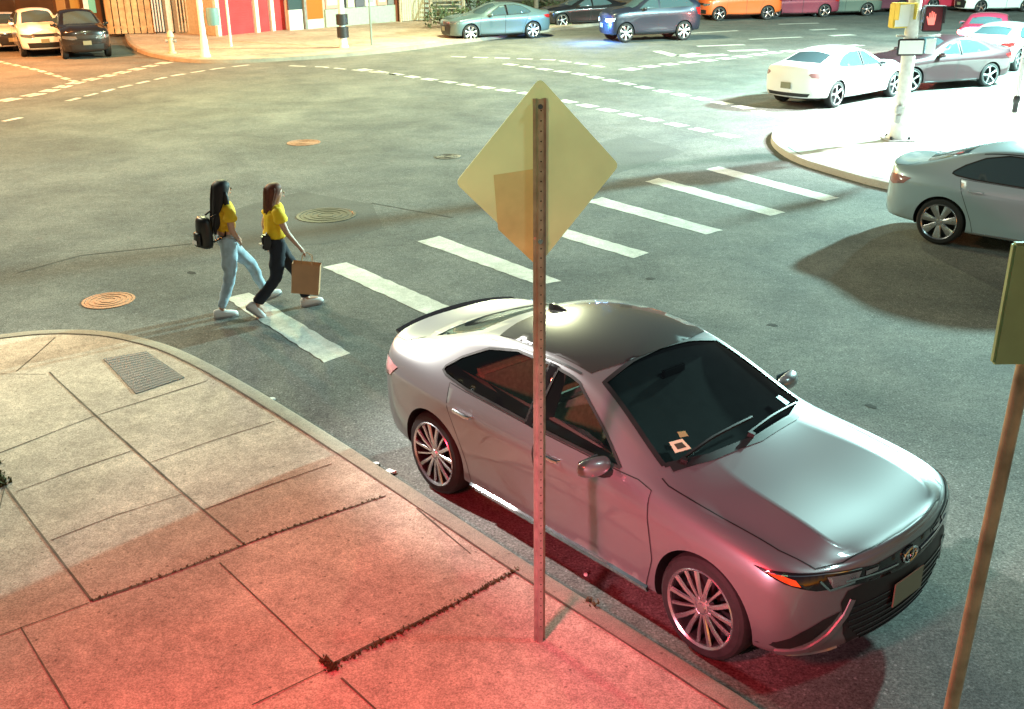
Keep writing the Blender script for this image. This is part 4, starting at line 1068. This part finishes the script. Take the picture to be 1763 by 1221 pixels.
# left yard: fence panels, gate, windows
fence('timber_fence', 'tall timber board fence glowing orange at the left', (188,60), (268,58), 2.4, mat('fence_timber', (.40,.26,.13), .8, noise=.3, nscale=4), slat=.30, gap=.05)
t, L, a, b = facade('grey_workshop', 'grey workshop with barred openings left of the red shop', (270,58), (374,58), 6.0, 8, GREY)
X = lambda px: fx(t, L, a, b, px, 55)
for x0, x1 in ((274,292),(298,308),(316,336),(342,372)):
    w = panel(t, X(x0), X(x1), .5 if x0 > 310 else .05, 2.4, 'opening', mat('opening_dark', (.03,.03,.03), .6), -.02, .04)
    for f in np.linspace(X(x0)+.05, X(x1)-.05, 4): MB().box(f-.03, f+.03, -.10, -.045, .1, 2.4).build('bar', WHT, w)
t, L, a, b = facade('brown_garage', 'dark brown garage behind the parked white vehicles', (-110,42), (186,54), 5.5, 9, wall_mat('brown_boards', (.16,.09,.05), 'v', 1.6))
X = lambda px: fx(t, L, a, b, px, 50)
for x0, x1, c in ((112,126,(.55,.40,.20)),(136,150,(.6,.48,.16))): panel(t, X(x0), X(x1), .8, 2.6, 'lit_panel', mat('panel_%d' % x0, c, .7), -.04, .08)  # orange lamplight on the siding is put into these panel colours
for x0, x1 in ((-90,-30),(-20,40),(50,105)): d = panel(t, X(x0), X(x1), 0, 2.5, 'garage_door', wall_mat('garage_door', (.13,.08,.05), 'h', 2), -.03, .06)
# bins and a small sign post
for px, py, lab, c in ((360,58,'grey green wheeled bin beside the left white pole',(.20,.25,.22)),(376,57,'dark teal wheeled bin next to the red shutter',(.10,.17,.16))):
    p = G(px, py, .135); t = empty('wheelie_bin', (p.x, p.y, .135), .6); tag(t, lab, 'bin')
    m = mat('bin_%d' % px, c, .5)
    MB().add([(-.24,-.28,.08),(.24,-.28,.08),(.24,.28,.08),(-.24,.28,.08),(-.29,-.36,1.0),(.29,-.36,1.0),(.29,.32,1.0),(-.29,.32,1.0)], [(0,3,2,1),(4,5,6,7),(0,1,5,4),(1,2,6,5),(2,3,7,6),(3,0,4,7)]).build('body', m, t, bevel=.03)
    MB().box(-.31, .31, -.40, .36, 1.0, 1.07).build('lid', m, t, bevel=.025)
    for sg in (-1, 1): MB().lathe([(.0005,-.03),(.10,-.03),(.10,.03),(.0005,.03)], 'X', 14, c=(sg*.22,.25,.10)).build('wheel', RUBBER, t)
t, p = pole_at(163, 60, 3.4, .05, 'thin post with a teal and white plate behind the black suv', WPOLE, 'sign_post')
MB().box(-.28, .28, -.09, -.055, 1.0, 2.6).build('plate', mat('plate_teal', (.10,.35,.30), .5), t)
MB().box(-.28, -.05, -.10, -.091, 1.0, 2.6).build('plate_band', WHT, t)
# hill lawn and shrubs at the far centre
LAWN = mat('lawn_green', (.13,.14,.06), .9, noise=.3, nscale=1)
gb = [tuple(G(x, y, .14)[:2]) for x, y in ((850,30),(900,45),(985,42),(1000,18),(1010,3),(860,3))]
o = MB().prism(gb, .10, .17).build('verge', LAWN); struct(o)
def bush(px, py, rx, h, label, n=900, seed=1):
    rnd = random.Random(seed); p = G(px, py, .14); t = empty('bush', (p.x, p.y, .14)); tag(t, label, 'bush')
    mb = MB(); cl = [(rnd.uniform(-rx, rx)*.8, rnd.uniform(-.6,.6), h*rnd.uniform(.3,.8), rnd.uniform(.3,.6)*h*.7) for _ in range(9)]
    for i in range(n):
        c = rnd.choice(cl); d = Vector((rnd.gauss(0,1), rnd.gauss(0,1), rnd.gauss(0,1))).normalized()*c[3]*rnd.uniform(.6,1.05); q = Vector(c[:3])+d
        if q.z < .02: continue
        u = Vector((rnd.gauss(0,1), rnd.gauss(0,1), rnd.gauss(0,1))).normalized(); v = u.orthogonal().normalized(); s_ = rnd.uniform(.05,.12)
        mb.add([q-u*s_, q+v*s_*.5, q+u*s_, q-v*s_*.5], [(0,1,2,3)])
    mb.build('foliage', mat('bush_leaves', (.055,.075,.03), .7, noise=.4, nscale=3), t)
    st_ = MB(); [st_.tube([(0,0,0), (c[0]*.5, c[1]*.5, c[2]*.5), c[:3]], .03, 6) for c in cl]; st_.build('stems', mat('bush_stem', (.08,.06,.04), .9), t)
bush(815, 30, 1.6, 1.9, 'dark leafy bush behind the grey green sedan', seed=3)
bush(772, 48, 1.1, 1.0, 'low bush beside the foot of the wooden steps', seed=5, n=600)
bush(960, 16, 2.2, 1.7, 'wide bush on the verge behind the black sedan', seed=8)
# building rows beyond the far lot
t, L, a, b = facade('brick_building', 'long dark brick building behind the far car lot', (1150,8), (1500,3), 8, 10, mat('far_brick', (.16,.07,.06), .8, noise=.2))
t, L, a, b = facade('pale_building', 'pale low building at the far right behind the lot', (1530,2), (1850,-4), 7, 10, GREY)
# ------------------------------------------------------------------ people
SKIN = mat('skin', (.50,.28,.20), .5)
def skin_mesh(nodes, edges, radii, name, m, parent, sub=1, root=0):
    me = bpy.data.meshes.new(name); me.from_pydata([tuple(v) for v in nodes], edges, []); o = bpy.data.objects.new(name, me); COL.objects.link(o)
    md = o.modifiers.new('skin', 'SKIN'); md.use_smooth_shade = True; md.branch_smoothing = .6
    for i, v in enumerate(me.skin_vertices[0].data):
        r = radii[i]; v.radius = r if isinstance(r, tuple) else (r, r); v.use_root = (i == root)
    s2 = o.modifiers.new('sub', 'SUBSURF'); s2.levels = s2.render_levels = sub
    m2 = evaluated(o); drop(o); m2.materials.clear()
    return link(name, m2, m, parent, True, 0, 0)
def ring(c, rx, ry, n=14, rot=0, tilt=(0,0)):
    return [(c[0]+rx*cos(a)*cos(rot)-ry*sin(a)*sin(rot), c[1]+rx*cos(a)*sin(rot)+ry*sin(a)*cos(rot), c[2]+tilt[0]*cos(a)*rx+tilt[1]*sin(a)*ry) for a in np.linspace(0, 2*pi, n+1)[:-1]]
def limb_rings(path, rs, n=10):
    mb = MB(); mb.tube(path, rs, n); return mb
def hand(o_nodes, o_edges, o_rad, wrist_i, p, d, side, curl=.5):
    "palm and five fingers appended to the skeleton"
    d = Vector(d).normalized(); a = Vector((1,0,0)) if abs(d.x) < .8 else Vector((0,1,0)); s_ = d.cross(a).normalized(); nrm = d.cross(s_).normalized()
    palm = Vector(p)+d*.075; o_nodes.append(palm); o_rad.append((.030,.016)); pi_ = len(o_nodes)-1; o_edges.append((wrist_i, pi_))
    return palm, s_, nrm, d
def fingers(parent, palm, s_, nrm, d, curl, name='fingers'):
    objs = []
    for k, (off, ln) in enumerate(((-.028,.055),(-.010,.068),(.010,.072),(.028,.062))):
        b0 = palm+s_*off-d*.01; b1 = b0+d*.028; b2 = b1+(d*cos(curl)+nrm*sin(curl))*ln*.45; b3 = b2+(d*cos(curl*2)+nrm*sin(curl*2))*ln*.45
        MB().tube([b0-d*.02, b0, b1, b2, b3], [.009,.0095,.009,.008,.006], 6).build('finger', SKIN, parent, sub=1)
    b0 = palm-s_*.03-d*.045; MB().tube([b0, b0-s_*.020+d*.018, b0-s_*.028+d*.045+nrm*.01, b0-s_*.024+d*.065+nrm*.018], [.012,.012,.010,.007], 6).build('thumb', SKIN, parent, sub=1)
def person(label, loc, yaw, H, J, top, topm, jeans, jeanm, shoem, hair, sleeve='short'):
    "J: joints in body space (x forward, y left, z up)"
    k = H/1.65; root = empty('person', loc, yaw, k); root.scale = (k*1.12, k*1.16, k); tag(root, label, 'person')
    V = lambda n: Vector(J[n])
    N = []; E = []; Rr = []
    def add(p, r, par=None):
        N.append(Vector(p)); Rr.append(r); i = len(N)-1
        if par is not None: E.append((par, i))
        return i
    pel = add(V('pelvis'), (.125,.10)); wa = add(V('waist'), (.105,.082), pel); ch = add(V('chest'), (.125,.09), wa); nb = add(V('neck'), (.045,.045), ch)
    hb = add(V('head')+Vector((.0,0,-.07)), (.055,.055), nb); hc = add(V('head'), (.082,.088), hb); ht = add(V('head')+Vector((0,0,.075)), (.062,.066), hc)
    hands = []
    for s_ in ('l', 'r'):
        sh = add(V('sh_'+s_), .052, ch); el = add(V('el_'+s_), .036, sh); wr = add(V('wr_'+s_), .024, el)
        d = (V('wr_'+s_)-V('el_'+s_)); pa = hand(N, E, Rr, wr, V('wr_'+s_), d, s_); hands.append(pa)
        hp = add(V('hip_'+s_), .088, pel); kn = add(V('kn_'+s_), .054, hp); an = add(V('an_'+s_), .034, kn)
        add(V('to_'+s_), (.034,.024), an)
    body = skin_mesh(N, E, Rr, 'body', SKIN, root, 1)
    for h_ in hands: fingers(body, *h_, curl=.55)
    # face
    hd = V('head'); f = Vector(J.get('face', (1,0,0))).normalized(); sd = Vector((-f.y, f.x, 0))
    MB().tube([hd+f*.075+Vector((0,0,.015)), hd+f*.100+Vector((0,0,-.015)), hd+f*.085+Vector((0,0,-.028))], [.008,.014,.010], 8).build('nose', SKIN, body, sub=1)
    for sg in (-1, 1):
        e = hd+f*.076+sd*sg*.031+Vector((0,0,.012))
        MB().lathe([(.0005,-.008),(.008,-.006),(.011,0),(.008,.006),(.0005,.008)], 'Z', 10, c=tuple(e)).build('eye', BLACK, body, True)
    MB().tube([hd+f*.078-sd*.022+Vector((0,0,-.048)), hd+f*.088+Vector((0,0,-.050)), hd+f*.078+sd*.022+Vector((0,0,-.048))], [.003,.007,.003], 6).build('mouth', mat('lips', (.35,.08,.07), .5), body, True)
    # trousers
    N = [V('pelvis')+Vector((-.012,0,.02)), V('waist')+Vector((0,0,.0))]; E = [(0,1)]; Rr = [(.165,.138), (.128,.105)]
    for s_ in ('l', 'r'):
        h0 = len(N); N += [V('hip_'+s_), (V('hip_'+s_)+V('kn_'+s_))/2, V('kn_'+s_), (V('kn_'+s_)*.45+V('an_'+s_)*.55), V('an_'+s_)+Vector((0,0,.03))]
        Rr += jeans; E += [(0,h0),(h0,h0+1),(h0+1,h0+2),(h0+2,h0+3),(h0+3,h0+4)]
    skin_mesh(N, E, Rr, 'trousers', jeanm, root, 2)
    # top: lofted torso plus puffed sleeves
    rg = []
    hem = V('waist').lerp(V('pelvis'), top['hem'])
    for f_, (rx, ry) in ((0, top['r0']), (.25, (top['r0'][0]*.97, top['r0'][1]*.97)), (.55, (.115,.145)), (.8, (.125,.165)), (1.0, (.115,.170))):
        c = hem.lerp(V('chest')+Vector((0,0,.06)), f_); rg.append(ring(c, rx, ry))
    nk = V('neck'); rg.append(ring(V('chest').lerp(nk, .75)+Vector((0,0,.03)), .085, .125)); rg.append(ring(nk+Vector((0,0,.0)), .058, .062))
    tp = MB().rings(rg).build('blouse', topm, root, sub=2)
    for s_ in ('l', 'r'):
        a_, b_ = V('sh_'+s_), V('el_'+s_); e_ = a_.lerp(b_, top['sl'])
        MB().tube([a_.lerp(V('chest'), .35)+Vector((0,0,.04)), a_+Vector((0,0,.015)), a_.lerp(e_, .5), a_.lerp(e_, .85), e_], [.055,.078,.086,.080,.056], 12).build('sleeve', topm, tp, sub=1)
    fold = bpy.data.textures.get('folds') or bpy.data.textures.new('folds', 'CLOUDS'); fold.noise_scale = .07; fold.noise_depth = 1
    for o_ in [c for c in bpy.data.objects if c.parent == root and c.name.split('.')[0] in ('blouse', 'trousers')]:
        d_ = o_.modifiers.new('folds', 'DISPLACE'); d_.texture = fold; d_.strength = .028; d_.mid_level = .5; d_.texture_coords = 'LOCAL'
    # shoes
    for s_ in ('l', 'r'):
        a_, t_ = V('an_'+s_), V('to_'+s_); d = (t_-a_); d2 = Vector((d.x, d.y, 0)).normalized(); sl = Vector((-d2.y, d2.x, 0)); up = Vector((0,0,1))
        ax = (t_-a_); ang = J.get('pitch_'+s_, 0); fw = d2*cos(ang)-up*sin(ang); un = up*cos(ang)+d2*sin(ang)
        o0 = a_-un*.055
        rg = []
        for x, w_, z0, z1 in ((-.085,.020,-.015,.055),(-.07,.036,-.032,.09),(.0,.040,-.035,.09),(.06,.044,-.035,.062),(.12,.048,-.035,.044),(.165,.040,-.032,.030),(.185,.016,-.022,.010)):
            c = o0+fw*x
            rg.append([c+sl*w_+un*z0, c+sl*w_*1.05+un*((z0+z1)/2), c+sl*w_*.6+un*z1, c-sl*w_*.6+un*z1, c-sl*w_*1.05+un*((z0+z1)/2), c-sl*w_+un*z0])
        sh_ = MB().rings(rg).build('shoe', shoem, root, sub=1)
        sg_ = [[c_[0], c_[0].lerp(c_[1], .3)*1.0, c_[5].lerp(c_[4], .3)*1.0, c_[5]] for c_ in rg]
        MB().rings([[p_+(p_-(q_[0]+q_[3])/2)*.06-un*.006 for p_ in q_] for q_ in sg_]).build('sole', SOLE, sh_)
    # hair
    rg = [ring(hd+Vector(c), rx, ry, 16) for c, rx, ry in hair['rings']]
    hm = MB().rings(rg).build('hair', hair['m'], root, sub=2)
    rnd = random.Random(len(label)); R_ = hair['rings']
    for i in range(9):
        a = rnd.uniform(1.9, 4.4) if i % 4 else rnd.choice((1.5, 4.7)); pts = []
        for c, rx, ry in R_[2:]:
            kk = .99+rnd.uniform(-.03,.06); pts.append(hd+Vector((c[0]+rx*kk*cos(a), c[1]+ry*kk*sin(a), c[2]+rnd.uniform(-.01,.01))))
        pts.append(pts[-1]+Vector((rnd.uniform(-.02,.01), 0, -rnd.uniform(.02,.07)))); n_ = len(pts)
        MB().tube(pts, [.010]*(n_-2)+[.008,.002], 5).build('lock', hair['m'], hm, sub=1)
    if hair.get('locks'):
        for i, L_ in enumerate(hair['locks']):
            MB().tube([hd+Vector(q) for q in L_], [.03,.034,.028,.010][:len(L_)], 8).build('lock', hair['m'], hm, sub=1)
    return root
SOLE = mat('shoe_sole', (.30,.30,.30), .7)
YEL = mat('yellow_cotton', (.86,.56,.012), .75, noise=.08, nscale=12, bump=.3, bscale=30)
YEL2 = mat('mustard_cotton', (.74,.46,.012), .75, noise=.08, nscale=12, bump=.3, bscale=30)
LBLUE = mat('pale_denim', (.36,.47,.56), .85, noise=.22, nscale=10, bump=.4, bscale=60)
DBLUE = mat('dark_denim', (.014,.016,.026), .85, noise=.3, nscale=14, bump=.4, bscale=60)
SHOEW = mat('white_trainer', (.70,.70,.70), .6, noise=.05)
HBLK = mat('black_hair', (.006,.005,.008), .6, noise=.3, nscale=30); HBRN = mat('brown_hair', (.12,.032,.014), .6, noise=.4, nscale=30)
# left person: weight on the rear foot, other leg reaching forward
JA = dict(pelvis=(.02,0,.90), waist=(.02,0,1.06), chest=(.03,0,1.24), neck=(.035,0,1.40), head=(.05,0,1.53), face=(1,.3,0),
     sh_l=(.03,.155,1.335), sh_r=(.03,-.155,1.335), el_l=(.06,.20,1.08), wr_l=(.16,.14,.93), el_r=(.02,-.22,1.09), wr_r=(.10,-.14,.97),
     hip_l=(.02,.082,.88), hip_r=(.02,-.082,.88), kn_r=(-.02,-.09,.48), an_r=(-.16,-.09,.085), to_r=(-.02,-.10,.03),
     kn_l=(.30,.09,.53), an_l=(.42,.09,.13), to_l=(.56,.10,.10), pitch_l=-.25)
pa = G(388, 545)
ya = radians(33)
off = Matrix.Rotation(ya, 3, 'Z') @ Vector((-.13, -.09, 0))
person('woman with long black hair in a yellow top and pale jeans', (pa.x-off.x, pa.y-off.y, .004), ya, 1.66, JA, dict(hem=.15, r0=(.112,.140), sl=.62), YEL2,
     [.112,.094,.068,.058,.052], LBLUE, SHOEW, dict(m=HBLK, rings=[((-.01,0,.125),.02,.02),((-.015,0,.118),.060,.058),((-.02,0,.08),.096,.088),((-.028,0,.03),.098,.098),((-.042,0,-.03),.086,.104),((-.068,0,-.10),.072,.106),((-.085,0,-.19),.062,.112),((-.105,0,-.30),.056,.114),((-.125,0,-.40),.048,.098),((-.14,0,-.47),.022,.05)],
     locks=[[(-.02,-.09,.02),(-.01,-.105,-.12),(-.02,-.10,-.26),(-.05,-.09,-.36)],[(-.02,.09,.02),(-.01,.105,-.12),(-.02,.10,-.26),(-.05,.09,-.36)],[(-.10,-.05,-.2),(-.14,-.07,-.32),(-.16,-.06,-.44),(-.15,-.05,-.52)]]))
# right person: long stride, rear foot back, bag in the right hand
JB = dict(pelvis=(.0,0,.88), waist=(.0,0,1.04), chest=(.015,0,1.22), neck=(.03,0,1.385), head=(.05,0,1.515), face=(1,0,0),
     sh_l=(.01,.155,1.32), sh_r=(.02,-.155,1.32), el_l=(-.08,.20,1.09), wr_l=(-.05,.20,.87), el_r=(.09,-.20,1.07), wr_r=(.22,-.19,.86),
     hip_l=(.0,.082,.86), hip_r=(.0,-.082,.86), kn_r=(-.05,-.09,.48), an_r=(-.30,-.09,.15), to_r=(-.22,-.10,.03), pitch_r=.75,
     kn_l=(.20,.08,.48), an_l=(.30,.08,.085), to_l=(.44,.09,.06), pitch_l=-.12)
pb_ = G(487, 536)
yb = radians(22)
person('woman with brown hair in a bright yellow blouse and dark jeans', (pb_.x, pb_.y, .004), yb, 1.63, JB, dict(hem=.55, r0=(.135,.162), sl=.55), YEL,
     [.112,.094,.070,.066,.072], DBLUE, SHOEW, dict(m=HBRN, rings=[((-.01,0,.125),.02,.02),((-.015,0,.118),.058,.056),((-.02,0,.08),.094,.086),((-.030,0,.03),.094,.094),((-.046,0,-.03),.080,.100),((-.070,0,-.10),.066,.100),((-.085,0,-.18),.058,.098),((-.10,0,-.26),.045,.082),((-.105,0,-.32),.02,.04)]))
# bags
BAGM = mat('black_leather', (.010,.010,.011), .4, noise=.2)
Ma = Matrix.Translation((pa.x-off.x, pa.y-off.y, 0)) @ Matrix.Rotation(ya, 4, 'Z')
q = Ma @ Vector((-.235, -.02, 1.10)); t = empty('backpack', tuple(q), ya+.12); tag(t, 'black bag worn on the back of the woman in pale jeans', 'bag')
MB().rings([[(x*w_*.8, y*w_, z) for x, y in ((-.10,-.10),(-.115,0),(-.10,.10),(.0,.145),(.09,.13),(.09,-.13),(.0,-.145))] for z, w_ in ((-.22,.75),(-.19,1.0),(-.02,1.05),(.12,.95),(.17,.7))]).build('bag_body', BAGM, t, sub=1)
for sg in (-1, 1): MB().tube([(.06,sg*.09,-.14),(.19,sg*.14,-.08),(.24,sg*.13,.10),(.17,sg*.11,.20),(.07,sg*.08,.16)], .013, 6).build('strap', BAGM, t, True)
MB().rings([[(x*.5-.10, y*w_, z) for x, y in ((-.06,-.09),(-.06,.09),(.06,.09),(.06,-.09))] for z, w_ in ((-.19,.8),(-.17,1.0),(-.03,1.0),(-.01,.8))]).build('front_pocket', BAGM, t, sub=1)
MB().add([(-.142,-.06,-.15),(-.142,.06,-.15),(-.137,.055,-.10),(-.137,-.055,-.10)], [(0,1,2,3)]).build('white_patch', SHOEW, t)
Mb = Matrix.Translation((pb_.x, pb_.y, 0)) @ Matrix.Rotation(yb, 4, 'Z')
hp = Mb @ (Vector((.27,-.19,.79))); t = empty('paper_bag', (hp.x, hp.y, hp.z-.52), yb-.35); tag(t, 'brown paper shopping bag carried by the woman in dark jeans', 'bag')
KRAFT = mat('kraft_paper', (.50,.27,.14), .8, noise=.08, nscale=6)
t.rotation_euler.y = radians(7); t.location.x += .0
w0, d0, h0 = .165, .07, .38
mb = MB().add([(-w0,-d0,0),(w0,-d0,0),(w0,d0,0),(-w0,d0,0),(-w0-.005,-d0,h0),(w0+.005,-d0,h0),(w0+.005,d0,h0),(-w0-.005,d0,h0),(-w0,-.02,h0*.5),(w0,-.02,h0*.5)],
   [(0,3,2,1),(0,1,5,4),(1,2,9),(1,9,5),(2,6,9),(9,6,5),(2,3,7,6),(3,0,8),(3,8,7),(8,0,4),(8,4,7)])
mb.build('bag_body', KRAFT, t)
for sy in (-1, 1): MB().tube([(-.07,sy*d0,h0-.02),(-.055,sy*.03,h0+.10),(0,0,h0+.135),(.055,sy*.03,h0+.10),(.07,sy*d0,h0-.02)], .005, 6, cap=False).build('handle', KRAFT, t, True)
# black pouch at the hip of the right person
q = Mb @ Vector((-.13, -.10, .93)); t = empty('waist_pouch', tuple(q), yb); tag(t, 'small black pouch at the hip of the woman in dark jeans', 'pouch')
MB().box(-.055, .055, -.05, .05, -.09, .10).build('pouch_body', BAGM, t, bevel=.02); MB().box(-.085, -.05, -.045, .045, -.03, -.005).build('white_tag', SHOEW, t, bevel=.004)
MB().tube([(.0,0,.09),(.06,.06,.15),(.2,.08,.16)], .012, 6).build('belt', BAGM, t, True)
